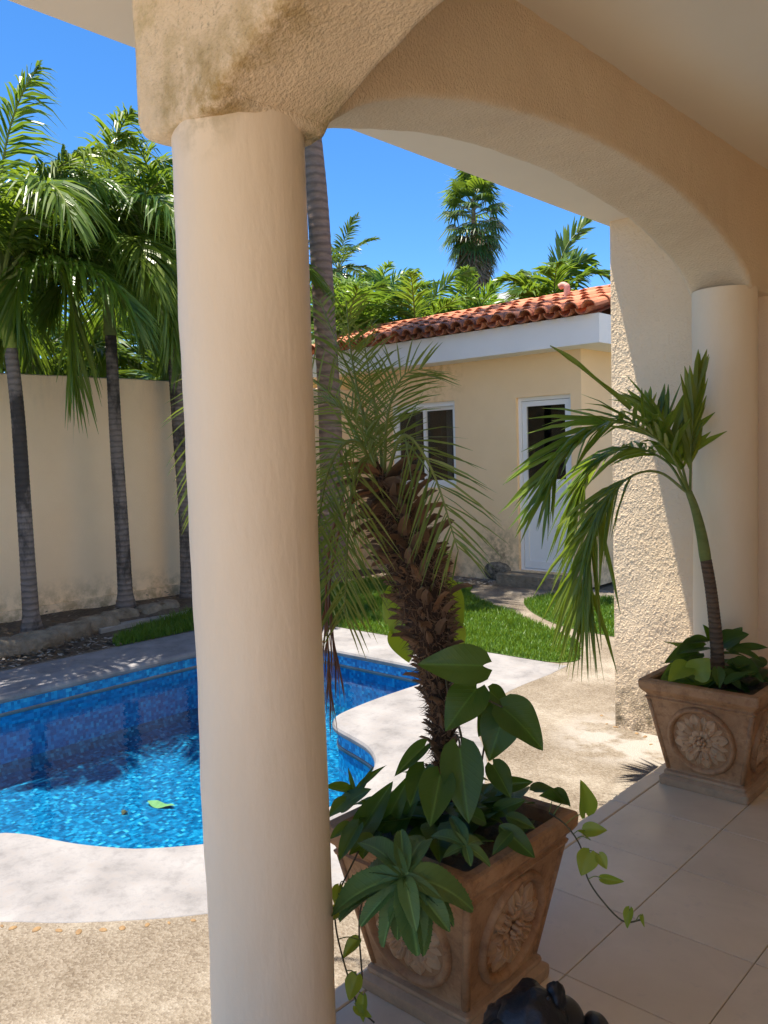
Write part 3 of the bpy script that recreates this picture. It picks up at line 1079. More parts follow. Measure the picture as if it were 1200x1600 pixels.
# white fascia box and its soffit
FZ0, FZ1, FY = 2.66, 2.975, 8.30
MB().box((-9.45, FY, FZ0), (-4.41, HY - 0.002, FZ1)).build('fascia', M['white'], gh)
MB().box((-4.83 + 0.002, HY, FZ0 + 0.003), (-4.412, 11.5, FZ1)).build('fascia', M['white'], gh)
MB().box((DX0 - 0.12, 8.33, GZ - 0.02), (DX1 + 0.12, HY - 0.003, 0.03)).build('door_step', M['stone'], gh)

# door: white frame, dark upper pane, white lower panel
DY = HY + 0.05
dr = MB()
for a, b in (((DX0, DY, DZ0), (DX0 + 0.045, DY + 0.07, DZ1)), ((DX1 - 0.045, DY, DZ0), (DX1, DY + 0.07, DZ1)),
             ((DX0 + 0.045, DY, DZ1 - 0.045), (DX1 - 0.045, DY + 0.07, DZ1)), ((DX0 + 0.045, DY, DZ0), (DX1 - 0.045, DY + 0.06, DZ0 + 0.02))):
    dr.box(a, b)
door = dr.build('door', M['alu'], gh)
lf = MB()
lx0, lx1, lz0, lz1 = DX0 + 0.05, DX1 - 0.05, DZ0 + 0.025, DZ1 - 0.05
lf.box((lx0, DY + 0.012, lz0), (lx0 + 0.06, DY + 0.055, lz1))
lf.box((lx1 - 0.06, DY + 0.012, lz0), (lx1, DY + 0.055, lz1))
lf.box((lx0 + 0.06, DY + 0.012, lz1 - 0.06), (lx1 - 0.06, DY + 0.055, lz1))
lf.box((lx0 + 0.06, DY + 0.012, 1.09), (lx1 - 0.06, DY + 0.055, 1.165))
lf.box((lx0 + 0.06, DY + 0.012, lz0), (lx1 - 0.06, DY + 0.055, lz0 + 0.09))
lf.build('leaf_frame', M['alu'], door)
MB().box((lx0 + 0.06, DY + 0.028, lz0 + 0.09), (lx1 - 0.06, DY + 0.045, 1.09)).build('lower_panel', M['alu'], door)
MB().box((lx0 + 0.06, DY + 0.032, 1.165), (lx1 - 0.06, DY + 0.038, lz1 - 0.06)).build('pane', M['glass'], door)
hd = MB().box((lx1 - 0.045, DY - 0.03, 1.02), (lx1 - 0.015, DY + 0.012, 1.14))
hd.build('handle', M['alu'], door)

# sliding window
WY = HY + 0.03
wf = MB()
for a, b in (((WX0, WY, WZ0), (WX0 + 0.05, WY + 0.09, WZ1)), ((WX1 - 0.05, WY, WZ0), (WX1, WY + 0.09, WZ1)),
             ((WX0 + 0.05, WY, WZ1 - 0.06), (WX1 - 0.05, WY + 0.09, WZ1)), ((WX0 + 0.05, WY, WZ0), (WX1 - 0.05, WY + 0.09, WZ0 + 0.05))):
    wf.box(a, b)
win = wf.build('window', M['alu'], gh)
xm = -7.22
for x0, x1, dy in ((WX0 + 0.052, xm + 0.03, 0.02), (xm - 0.02, WX1 - 0.052, 0.052)):
    s_ = MB()
    y0 = WY + dy
    z0, z1 = WZ0 + 0.052, WZ1 - 0.062
    s_.box((x0, y0, z0), (x0 + 0.045, y0 + 0.028, z1)).box((x1 - 0.045, y0, z0), (x1, y0 + 0.028, z1))
    s_.box((x0 + 0.045, y0, z0), (x1 - 0.045, y0 + 0.028, z0 + 0.045)).box((x0 + 0.045, y0, z1 - 0.045), (x1 - 0.045, y0 + 0.028, z1))
    s_.build('sash', M['alu'], win)
    MB().box((x0 + 0.045, y0 + 0.01, z0 + 0.045), (x1 - 0.045, y0 + 0.016, z1 - 0.045)).build('pane', M['glass'], win)
MB().box((-7.52, WY + 0.2, WZ0), (-7.44, WY + 0.23, WZ1)).build('inner_post', M['sash'], win)
MB().box((-6.98, WY + 0.2, WZ0), (-6.88, WY + 0.23, WZ1)).build('inner_post', M['sash'], win)

# barrel tile roof
RA = math.atan2(0.52, 1.8)
rf = MB().add([(-9.5, 8.29, 2.978), (-4.38, 8.29, 2.978), (-4.38, 10.05, 2.985 + 1.83 * math.tan(RA)), (-9.5, 10.05, 2.985 + 1.83 * math.tan(RA)),
               (-9.5, 11.6, 2.985), (-4.38, 11.6, 2.985)], [(0, 1, 2, 3), (3, 2, 5, 4)]).build('roof', M['clay'], gh)


def barrel(r0, r1, L, up, th=0.012, n=9):
    """half-round tile along +Y, r0 at the low end"""
    a = np.linspace(0.06, math.pi - 0.06, n)
    s = 1 if up else -1
    rows = []
    for y, r in ((0, r0), (L, r1)):
        rows.append(np.c_[np.cos(a) * r, np.full(n, y), s * np.sin(a) * r])
        rows.append(np.c_[np.cos(a) * (r - th), np.full(n, y), s * np.sin(a) * (r - th)])
    V = np.vstack(rows)
    f = []
    for j in range(n - 1):
        f.append((j, j + 1, 2 * n + j + 1, 2 * n + j))
        f.append((n + j + 1, n + j, 3 * n + j, 3 * n + j + 1))
        f.append((j, n + j, n + j + 1, j + 1))
    return MB().add(V, f)


cov = barrel(0.088, 0.070, 0.40, True).mesh('roof_tile', M['roof'], smooth=False)
pan = barrel(0.080, 0.090, 0.40, False).mesh('roof_tile', M['roof'], smooth=False)
Rt = Matrix.Rotation(RA, 4, 'X')
ncol, nrow = 26, 5
for c in range(ncol):
    x = -4.46 - c * 0.197
    for r in range(nrow):
        y = 8.155 + r * 0.352 * math.cos(RA)
        z = 2.985 + r * 0.352 * math.sin(RA)
        jx, jr = random.uniform(-0.008, 0.008), random.uniform(-0.03, 0.03)
        put('roof_tile', cov, rf, Matrix.Translation((x + jx, y + random.uniform(-0.015, 0.015), z + 0.03 + random.uniform(0, 0.008))) @ Rt @ Matrix.Rotation(jr, 4, 'Z') @ Matrix.Rotation(-0.03, 4, 'X'))
        put('roof_tile', pan, rf, Matrix.Translation((x - 0.0985 + jx, y + 0.03, z + 0.055)) @ Rt @ Matrix.Rotation(-0.03, 4, 'X'))
rid = barrel(0.095, 0.08, 0.42, True).mesh('ridge_tile', M['roof'])
for k in range(13):
    put('ridge_tile', rid, rf, Matrix.Translation((-4.36 - k * 0.39, 10.02, 3.50)) @ Matrix.Rotation(math.pi / 2, 4, 'Z'))
# vent pipe with an elbow
p0 = at_y(886, 456, 9.3)
vp_ = [p0 + [0, 0, -0.25], p0 + [0, 0, 0.03], p0 + [-0.02, 0, 0.075], p0 + [-0.06, 0, 0.09], p0 + [-0.10, 0, 0.075]]
MB().tube(cat_rom(vp_, 6), 0.04, 12).build('vent_pipe', M['pink'], gh, smooth=True)

# ================================================================== SMALL THINGS ON THE GROUND
def rock(name, c, size, seed, mat, parent=None, rot=0.0, n=14, amp=0.35):
    u = np.linspace(0, np.pi, n)
    v = np.linspace(0, 2 * np.pi, 2 * n, endpoint=False)
    A, B = np.meshgrid(u, v, indexing='ij')
    D = np.stack([np.sin(A) * np.cos(B), np.sin(A) * np.sin(B), np.cos(A)], -1)
    sq = np.abs(D).max(-1, keepdims=True)
    D2 = D / (0.45 + 0.55 * sq)
    nz = vnoise(D.reshape(-1, 3), 1.7, seed).reshape(A.shape) * amp + vnoise(D.reshape(-1, 3), 5, seed + 1).reshape(A.shape) * amp * 0.4
    P = D2 * (1 + nz)[..., None] * np.array(size) / 2
    cr, sr = math.cos(rot), math.sin(rot)
    P = np.stack([P[..., 0] * cr - P[..., 1] * sr, P[..., 0] * sr + P[..., 1] * cr, P[..., 2]], -1) + np.array(c)
    P = np.concatenate([P, P[:, :1]], 1)
    return MB().grid(P, flip=True).build(name, mat, parent, smooth=True)


tag(rock('coral_block', (*at_z(783, 905, GZ)[:2], GZ + 0.11), (0.42, 0.3, 0.26), 3, M['coral'], amp=0.22), 'rough pitted block of pale stone beside the white door step', 'stone')

# edging stones in front of the palm bed
eg = [(5, 1010, 0.55), (55, 1000, 0.5), (105, 985, 0.5), (150, 972, 0.42), (187, 962, 0.4), (235, 953, 0.3), (262, 948, 0.25)]
elab = ['long low edging stone before the palm with the yellow shaft', 'rounded edging stone at the foot of the leaning palm', 'mossy edging stone between the leaning and the straight palm',
        'flat topped edging stone beside the straight palm', 'squared edging stone in front of the straight palm', 'small edging stone half sunk in grass', 'smallest edging stone near the rusty shafted palm']
for i, (x, y, w) in enumerate(eg):
    p = at_z(x, y, -0.03)
    tag(rock('edging_stone', (p[0], p[1], -0.07), (0.24, w, 0.22), 20 + i, M['stone'], rot=0.1 * (i % 3 - 1)), elab[i], 'stone', 'stones edging the palm bed')
for i, (x, y, w, d, lb) in enumerate(((187, 976, 0.62, 0.26, 'grey stepping slab lying in the grass before the straight palm'), (268, 962, 0.6, 0.26, 'grey stepping slab in the grass near the round column'))):
    p = at_z(x, y, GZ)
    me = bevel_box(d, w, 0.05, 0.008).mesh('stepping_slab', M['slab'])
    o = put('stepping_slab', me, None, Matrix.Translation((p[0], p[1], GZ + 0.03)) @ Matrix.Rotation(0.1, 4, 'Z'))
    tag(o, lb, 'slab', 'stepping slabs in the grass')


def litter(name, n, fn, label, mats, smin=0.015, smax=0.035):
    mb = MB()
    for i in range(n):
        x, y, z = fn()
        a = random.uniform(0, 6.28)
        s = random.uniform(smin, smax)
        e1 = np.array([math.cos(a), math.sin(a), random.uniform(-.3, .3)]) * s
        e2 = np.array([-math.sin(a), math.cos(a), random.uniform(-.3, .3)]) * s * 0.5
        c = np.array([x, y, z])
        mb.add([c - e1, c + e2, c + e1, c - e2], [(0, 1, 2, 3)], random.randrange(len(mats)))
    return tag(mb.build(name, mats), label, 'litter', None, 'stuff')


litter('leaf_litter', 1500, lambda: (random.uniform(-7.55, -6.72), random.uniform(1.5, 3.9), GZ + random.uniform(-0.012, 0.012)), 'pale dry leaf litter beside the pool deck', [M['slab'], M['bleaf'], M['soil'], M['stone']])
litter('leaf_litter', 700, lambda: (random.uniform(-8.3, -7.55), random.uniform(1.5, 8.0), random.uniform(-0.01, 0.03)), 'brown leaf litter under the palms by the wall', [M['bleaf'], M['soil'], M['stone']])
litter('gravel', 1500, lambda: (random.uniform(-7.6, -5.75), 8.6 - abs(random.gauss(0, 0.2)), GZ + random.uniform(-0.004, 0.012)), 'pale gravel along the foot of the guest house wall', [M['slab'], M['coping'], M['stone']], 0.012, 0.028)

# leaves lying on the pool floor
def flat_leaf(px, py, L, w, rot, mat, label):
    p = at_z(px, py, PF + 0.012)
    t = np.linspace(0, 1, 9)
    prof_ = np.sin(np.pi * t ** 0.8) * w * L * 0.5
    V = np.r_[np.c_[(t - .5) * L, prof_, 0.01 * np.sin(t * 9)], np.c_[(t - .5) * L, -prof_, 0.01 * np.cos(t * 7)]]
    cr, sr = math.cos(rot), math.sin(rot)
    V = np.c_[V[:, 0] * cr - V[:, 1] * sr + p[0], V[:, 0] * sr + V[:, 1] * cr + p[1], V[:, 2] + p[2]]
    f = [(j, j + 1, 9 + j + 1, 9 + j) for j in range(8)]
    return tag(MB().add(V, f).build('sunken_leaf', mat), label, 'leaf', 'leaves on the pool floor')


flat_leaf(252, 1257, 0.22, 0.36, 0.35, M['yleaf'], 'yellowish green fallen leaf lying in the pool')
flat_leaf(195, 1269, 0.05, 0.8, 0.3, M['bleaf'], 'small dark fallen leaf lying in the pool')

# ================================================================== PALMS
def frond_mesh(path, n, lenf, width, a0=60, a1=25, lift=0.15, droop=0.25, t0=0.12, mats=None, rr=(0.012, 0.003), seed=0, jit=0.12, fold=False, twist=0.5, up=None):
    """a feather frond: a tapered rachis with two rows of leaflets that arch and droop"""
    rg = np.random.default_rng(seed)
    P = resample(cat_rom(path, 12), 36)
    T, U, S = frames(P)
    if up is not None:
        U = unit(np.asarray(up, float) - T * (T @ np.asarray(up, float))[:, None])
        S = np.cross(T, U)
    mb = MB()
    mb.tube(P, np.linspace(rr[0], rr[1], len(P)), 5, 1)
    t = np.repeat(np.linspace(t0, 0.995, n), 2)
    side = np.tile([1.0, -1.0], n)
    t = np.clip(t + rg.normal(0, 0.3 / n, 2 * n), 0.02, 1.0)
    ix = t * (len(P) - 1)
    def smp(A): return np.stack([np.interp(ix, np.arange(len(P)), A[:, k]) for k in range(3)], 1)
    B, Tt, Uu, Ss = smp(P), unit(smp(T)), unit(smp(U)), unit(smp(S))
    ang = np.radians(a0 + (a1 - a0) * t + rg.normal(0, 60 * jit, 2 * n))
    lf = lift + rg.normal(0, jit, 2 * n)
    D = unit(Tt * np.cos(ang)[:, None] + Ss * (side * np.sin(ang))[:, None] + Uu * lf[:, None])
    u = (t - t0) / (1 - t0)
    L = lenf(np.clip(u, 0, 1)) * rg.uniform(0.85, 1.1, 2 * n)
    Wd = unit(Tt - D * (Tt * D).sum(1, keepdims=True))
    N = np.cross(D, Wd)
    tw = rg.normal(0, twist, 2 * n)
    Wd = Wd * np.cos(tw)[:, None] + N * np.sin(tw)[:, None]
    N = unit(np.cross(D, Wd))
    dr = droop * rg.uniform(0.6, 1.4, 2 * n)
    rows = []
    w = width * rg.uniform(0.8, 1.15, 2 * n)
    for s, k in ((0, 0.45), (0.3, 1.0), (0.68, 0.75), (1.0, 0.06)):
        c = B + D * (L * s)[:, None]
        c[:, 2] -= dr * L * s ** 2
        hw = Wd * (w * k / 2)[:, None]
        if fold:
            rows += [c - hw, c - N * (w * k * 0.22)[:, None], c + hw]
        else:
            rows += [c - hw, c + hw]
    q = 3 if fold else 2
    V = np.stack(rows, 1).reshape(-1, 3)
    m = 4 * q
    f = []
    for b in range(2 * n):
        o = b * m
        for r in range(3):
            for j in range(q - 1):
                f.append((o + r * q + j, o + r * q + j + 1, o + (r + 1) * q + j + 1, o + (r + 1) * q + j))
    mb.add(V, f, 0)
    return mb


def arch_path(base, az, e0, L, bend, pw=1.4, n=14):
    s = np.linspace(0, 1, n)
    e = np.radians(e0 - bend * s ** pw)
    st = L / (n - 1)
    h = np.r_[0, np.cumsum(np.cos((e[1:] + e[:-1]) / 2))] * st
    z = np.r_[0, np.cumsum(np.sin((e[1:] + e[:-1]) / 2))] * st
    return np.asarray(base, float) + np.c_[h * math.cos(az), h * math.sin(az), z]


def ringed_trunk(path, radii, ring, amp, n=18):
    P = resample(cat_rom(path, 16), 150)
    d = np.r_[0, np.cumsum(np.linalg.norm(np.diff(P, axis=0), axis=1))]
    t = np.linspace(0, 1, len(P))
    r = np.interp(t, np.linspace(0, 1, len(radii)), radii)
    r = r * (1 + amp * np.abs(((d / ring) % 1.0) - 0.5) * 2)
    return MB().tube(P, r, n)


def feather_crown(parent, top, n, L, seed, leaf, e_hi=82, e_lo=-12, bend=(70, 130), leaflets=44, ll=0.52, lw=0.036, az0=0.0, droop=0.4, extra=(), skip=()):
    rg = np.random.default_rng(seed)
    for i in range(n):
        if i in skip: continue
        k = i / max(n - 1, 1)
        az = az0 + i * 2.39996 + rg.normal(0, 0.15)
        e0 = e_hi + (e_lo - e_hi) * k + rg.normal(0, 5)
        p = arch_path(top, az, e0, L * rg.uniform(0.85, 1.1), bend[0] + (bend[1] - bend[0]) * rg.uniform(0, 1) * (0.6 + 0.4 * math.cos(math.radians(e0))))
        mb = frond_mesh(p, leaflets, lambda u: ll * (0.55 + 0.45 * np.sin(np.pi * np.clip(u * 0.85 + 0.12, 0, 1))) * (1 - 0.45 * u ** 3), lw, 62, 22, 0.28, droop, 0.14, seed=seed * 50 + i, rr=(0.018, 0.004))
        mb.build('frond', [leaf, M['rachis']], parent)
    for j, (p, kw) in enumerate(extra):
        frond_mesh(p, seed=seed * 50 + 90 + j, **kw).build('frond', [leaf, M['rachis']], parent)


palms = [
    # base, trunk px path (relative), crownshaft mat, label
    ((-7.60, 3.40), [(50, 985), (38, 800), (28, 650), (17, 545)], (4, 440), 'shaft_y', 'leaning garden palm with yellow green shaft beside the cream wall', (0.105, 0.066, 0.060, 0.056), 11),
    ((-7.89, 4.53), [(197, 950), (190, 820), (181, 680), (173, 525)], (166, 428), 'shaft', 'straight garden palm with dull green shaft beside the cream wall', (0.11, 0.068, 0.060, 0.056), 23),
    ((-8.12, 5.45), [(296, 925), (291, 800), (280, 660), (270, 520)], (270, 436), 'shaft_r', 'garden palm with rusty red shaft standing close to the cream wall', (0.11, 0.085, 0.08, 0.075), 35),
]
flat = np.array([F_[0], F_[1], 0.0])


def on_plane(q, B):
    d = ray(*q)
    return CAM + d * ((np.array([B[0], B[1], 0]) - CAM) @ flat) / (d @ flat)


for pi_, (B, tr, ctop, shaft, lab, rad, seed) in enumerate(palms):
    root = empty('garden_palm', (B[0], B[1], -0.02), lab, 'palm tree', 'palms in front of the garden wall')
    path = [on_plane(q, B) for q in tr]
    path[0][2] = -0.06
    rb = np.interp(np.linspace(0, 1, 40), [0, 0.02, 0.08, 0.3, 1], [rad[0] * 1.15, rad[0], rad[1] * 1.1, rad[1], rad[3]])
    ringed_trunk(path, rb, 0.045, 0.05).build('trunk', M['ptrunk'], root, smooth=True)
    top = on_plane(ctop, B)
    sp = np.array([path[-1], path[-1] * 0.5 + top * 0.5, top])
    MB().tube(resample(cat_rom(sp, 8), 20), np.interp(np.linspace(0, 1, 20), [0, .05, .35, 1], [rad[3] * .98, rad[3] * 1.12, rad[3] * 1.08, rad[3] * 0.62]), 16).build('crownshaft', M[shaft], root, smooth=True)
    ex = []
    kw = dict(n=48, lenf=lambda u: 0.55 * (0.5 + 0.5 * np.sin(np.pi * np.clip(u * .8 + .15, 0, 1))), width=0.036, a0=55, a1=18, lift=0.1, droop=0.55, rr=(0.018, 0.004))
    if pi_ == 0:
        ex = [([on_plane(q, B) for q in ((8, 430), (50, 385), (95, 410), (112, 500), (115, 600))], kw),
              ([on_plane(q, (-7.3, 3.6)) for q in ((6, 430), (30, 330), (90, 300), (150, 330), (190, 400))], kw)]
    if pi_ == 1:
        ex = [([on_plane(q, B) for q in ((168, 428), (140, 330), (90, 290), (40, 320), (20, 400))], kw),
              ([on_plane(q, (-7.6, 4.7)) for q in ((168, 428), (190, 350), (230, 340), (262, 400), (275, 480))], kw)]
    feather_crown(root, top, 26, 2.0, seed, M['adonidia'], 89, 14, (85, 150), leaflets=84, ll=0.58, lw=0.028, droop=0.65, az0=pi_ * 1.1, extra=ex)

# tall coconut palm in the lawn corner: its crown stands above the eave
B = at_z(517, 905, -0.05)
cp = empty('coconut_palm', (B[0], B[1], GZ), 'tall coconut palm with bare grey ringed trunk on the lawn before the guest house', 'palm tree')
tp = [on_plane(q, B) for q in ((517, 910), (519, 800), (515, 640), (506, 480), (497, 330), (487, 225), (472, 90), (405, -300))]
tp[0][2] = GZ - 0.05
ringed_trunk(tp, [0.21, 0.15, 0.142, 0.136, 0.132, 0.13, 0.125, 0.12, 0.11], 0.11, 0.035, 20).build('trunk', M['ctrunk'], cp, smooth=True)
feather_crown(cp, tp[-1], 16, 2.6, 61, M['adonidia'], 80, -35, (60, 110), leaflets=60, ll=0.62, lw=0.04, az0=0.4)


def feather_palm(loc, h, L, n, seed, leaf, label, group, lean=(0, 0), trunk='ctrunk', r=0.09, eh=84, el=0, bend=(70, 130), ll=0.5, lw=0.04, leaflets=40, name='feather_palm', az0=0.0):
    root = empty(name, (loc[0], loc[1], GZ - 0.06), label, 'palm tree', group)
    b = np.array([loc[0], loc[1], GZ - 0.1])
    t = b + [lean[0], lean[1], h]
    ringed_trunk([b, b + (t - b) * 0.5 + [lean[0] * -0.1, 0, 0], t], [r * 1.4, r, r * 0.9, r * 0.8], 0.07, 0.05, 12).build('trunk', M[trunk], root, smooth=True)
    feather_crown(root, t, n, L, seed, leaf, eh, el, bend, leaflets=leaflets, ll=ll, lw=lw, az0=az0)
    return root


def loc_at(px, dist):
    d = ray(px, 700)
    h = math.hypot(d[0], d[1])
    return np.array([d[0] * dist / h, d[1] * dist / h])


def z_at(px, py, dist):
    d = ray(px, py)
    return CAM[2] + d[2] * dist / math.hypot(d[0], d[1])


gB = 'palms behind the guest house'
lB = ['bright green feather palm rising over the low end of the tiled roof', 'bright green feather palm behind the dark weathered patch of roof tiles',
      'bright green feather palm over the roof between the weathered tiles and the fan palm', 'bright green feather palm standing before the foot of the fan palm skirt',
      'small bright feather palm between the fan palm and the roof vent pipe', 'bright feather palm half hidden behind the tall bare trunk']
for i, (px, py, dist, L, n) in enumerate(((545, 540, 13.2, 1.5, 13), (590, 530, 14.2, 1.55, 14), (655, 530, 13.4, 1.4, 14), (735, 528, 14.0, 1.25, 13), (775, 525, 15.5, 1.0, 10), (505, 520, 14.5, 1.5, 12))):
    l = loc_at(px, dist)
    feather_palm(l, z_at(px, py, dist) - GZ, L, n, 70 + i, M['areca'], lB[i], gB, r=0.06, ll=0.5, lw=0.034, leaflets=58, eh=88, el=20, bend=(55, 115), az0=i)
l = loc_at(868, 13.0)
big = feather_palm(l, z_at(868, 490, 13.0) - GZ, 1.05, 15, 81, M['adonidia'], 'dark green feather palm with one upright frond behind the roof vent pipe', None, r=0.08, ll=0.6, lw=0.05, leaflets=44, eh=88, el=5, bend=(55, 125), az0=0.6)
frond_mesh([at_depth(x, y, 12.6) for x, y in ((862, 475), (872, 420), (888, 380), (915, 350))], 40, lambda u: 0.42 * (0.7 + 0.3 * np.sin(np.pi * u)), 0.045, 40, 15, 0.3, 0.1, 0.15, seed=5).build('frond', [M['adonidia'], M['rachis']], big)
frond_mesh([at_depth(x, y, 12.4) for x, y in ((866, 472), (895, 440), (930, 425), (965, 440))], 40, lambda u: 0.5 * (0.7 + 0.3 * np.sin(np.pi * u)), 0.045, 55, 20, 0.2, 0.5, 0.15, seed=6).build('frond', [M['adonidia'], M['rachis']], big)

# far coconut palm
l = loc_at(538, 24)
feather_palm(l, z_at(535, 415, 24) - GZ, 1.5, 15, 91, M['darkpalm'], 'distant dark coconut palm in the sky gap beside the tall bare trunk', None, r=0.14, ll=0.5, lw=0.045, leaflets=36, eh=75, el=-45, bend=(40, 80), name='coconut_palm')

# fan palm with a hanging skirt of dead leaves
def fan_leaf(mb, base, d, size, rg, mi, nseg=18, petiole=0.55):
    d = np.asarray(d, float) / np.linalg.norm(d)
    side = np.cross(d, [0, 0, 1.0])
    side = side / max(np.linalg.norm(side), 1e-6)
    nrm = np.cross(side, d)
    hub = base + d * petiole
    mb.tube([base, base + d * petiole * 0.5 + [0, 0, 0.02], hub], [0.016, 0.012, 0.01], 4, 1)
    V, f = [], []
    for k, a in enumerate(np.linspace(-1.9, 1.9, nseg)):
        L = size * (1 - 0.18 * abs(a) / 1.9) * rg.uniform(0.85, 1.08)
        dd = d * math.cos(a) + side * math.sin(a)
        w = np.cross(dd, nrm)
        w /= np.linalg.norm(w)
        hw = size * 0.05
        c1 = hub + dd * L * 0.5 + nrm * 0.05 * size
        c2 = hub + dd * L + np.array([0, 0, -0.35 * size * rg.uniform(0.5, 1.3)])
        o = len(V)
        V += [hub, c1 - w * hw, c1 + w * hw, c2]
        f += [(o, o + 1, o + 2), (o + 1, o + 3, o + 2)]
    mb.add(V, f, mi)


FD = 21.0
l = loc_at(748, FD)
fp = empty('fan_palm', (l[0], l[1], GZ - 0.06), 'tall fan palm with a shaggy brown skirt standing far behind the guest house', 'palm tree')
zt = z_at(745, 330, FD)
b0 = np.array([l[0], l[1], GZ - 0.1])
t0_ = np.array([l[0], l[1], zt])
ringed_trunk([b0, (b0 + t0_) / 2, t0_ + [0, 0, 0.3]], [0.2, 0.16, 0.12, 0.04], 0.12, 0.04, 12).build('trunk', M['ctrunk'], fp, smooth=True)
rg = np.random.default_rng(5)
for i in range(62):
    k = i / 61
    az = i * 2.39996
    e = math.radians(85 - 150 * k + rg.normal(0, 6))
    b_ = t0_ + np.array([0, 0, 0.45 - 1.1 * k])
    mb = MB()
    fan_leaf(mb, b_, (math.cos(az) * math.cos(e), math.sin(az) * math.cos(e), math.sin(e)), 0.56, rg, 0, petiole=0.5)
    mb.build('fan_leaf', [M['darkpalm'] if rg.uniform() > 0.3 else M['adonidia'], M['rachis']], fp)
for i in range(46):
    az = i * 2.39996
    b_ = t0_ + np.array([math.cos(az) * 0.1, math.sin(az) * 0.1, -0.45 - 0.9 * (i / 45)])
    mb = MB()
    fan_leaf(mb, b_, (math.cos(az) * 0.32, math.sin(az) * 0.32, -1), 0.6, rg, 0, 12, 0.2)
    mb.build('dead_leaf', [M['thatch'], M['thatch']], fp)

# palms and dark foliage beyond the garden wall
gW = 'palms beyond the garden wall'
for i, (x, y, h, L, n, leaf) in enumerate(((-10.3, 3.6, 2.9, 1.5, 14, 'darkpalm'), (-10.4, 5.2, 2.6, 1.5, 14, 'darkpalm'), (-10.3, 6.6, 2.6, 1.5, 14, 'darkpalm'), (-10.6, 8.0, 2.7, 1.6, 13, 'areca'),
                                            (-11.5, 4.4, 3.3, 1.7, 13, 'areca'), (-11.8, 6.2, 3.3, 1.8, 14, 'adonidia'), (-11.9, 7.6, 3.4, 1.7, 13, 'darkpalm'), (-10.3, 2.4, 2.7, 1.5, 13, 'areca'),
                                            (-13.2, 5.4, 3.0, 2.0, 15, 'darkpalm'), (-13.4, 7.4, 3.0, 2.0, 15, 'darkpalm'), (-13.0, 9.2, 3.0, 2.0, 15, 'adonidia'), (-11.2, 9.0, 2.6, 1.8, 14, 'darkpalm'), (-13.2, 3.6, 3.2, 2.0, 15, 'adonidia'))):
    feather_palm((x, y), h, L, n, 110 + i, M[leaf], {'darkpalm': 'dark green feather palm crowding behind the garden wall', 'areca': 'bright yellow green feather palm crowding behind the garden wall', 'adonidia': 'mid green arching feather palm crowding behind the garden wall'}[leaf], gW, r=0.07, ll=0.5, lw=0.04, leaflets=40, eh=85, el=-5, bend=(60, 130), az0=i * 0.7)

# neighbour's roof glimpsed through the palms
nl = loc_at(783, 24)
nz = z_at(783, 455, 24)
nb = empty('neighbour_building', (nl[0], nl[1], GZ - 0.06), 'grey roofed neighbouring building glimpsed between the palms behind the guest house', 'building')
MB().box((nl[0] - 2.6, nl[1] - 0.5, GZ - 0.1), (nl[0] + 2.2, nl[1] + 5, nz - 0.5)).build('wall', M['white'], nb)
MB().add([(nl[0] - 2.9, nl[1] - 0.9, nz - 0.5), (nl[0] + 2.5, nl[1] - 0.9, nz - 0.5), (nl[0] + 2.5, nl[1] + 5.4, nz - 0.5), (nl[0] - 2.9, nl[1] + 5.4, nz - 0.5), (nl[0] - 1.0, nl[1] + 2, nz + 0.4), (nl[0] + 0.6, nl[1] + 2, nz + 0.4)],
         [(0, 1, 5, 4), (1, 2, 5), (2, 3, 4, 5), (3, 0, 4), (3, 2, 1, 0)]).build('roof', M['roofgrey'], nb)

# ================================================================== POTS AND POTTED PLANTS
def rsq(h, z, r=0.012, n=4):
    """rounded square ring of half width h"""
    pts = []
    for q in range(4):
        cx, cy = [(1, 1), (-1, 1), (-1, -1), (1, -1)][q]
        for a in np.linspace(q * math.pi / 2, (q + 1) * math.pi / 2, n):
            pts.append((cx * (h - r) + r * math.cos(a), cy * (h - r) + r * math.sin(a), z))
    return np.array(pts)


def loft(mb, rings, cap0=False, cap1=False):
    n = len(rings[0])
    V = np.vstack(rings)
    f = [(i * n + j, i * n + (j + 1) % n, (i + 1) * n + (j + 1) % n, (i + 1) * n + j) for i in range(len(rings) - 1) for j in range(n)]
    if cap0: f.append(tuple(range(n))[::-1])
    if cap1: f.append(tuple((len(rings) - 1) * n + j for j in range(n)))
    return mb.add(V, f)


def blob(mb, c, ax, ay, az, n=8, m=6):
    """flattened half-ellipsoid on three axis vectors"""
    u = np.linspace(0, math.pi / 2, m)
    v = np.linspace(0, 2 * math.pi, n, endpoint=False)
    rows = [np.array([np.asarray(c) + math.cos(a) * (math.cos(b) * np.asarray(ax) + math.sin(b) * np.asarray(ay)) + math.sin(a) * np.asarray(az) for b in v]) for a in u]
    return loft(mb, rows)


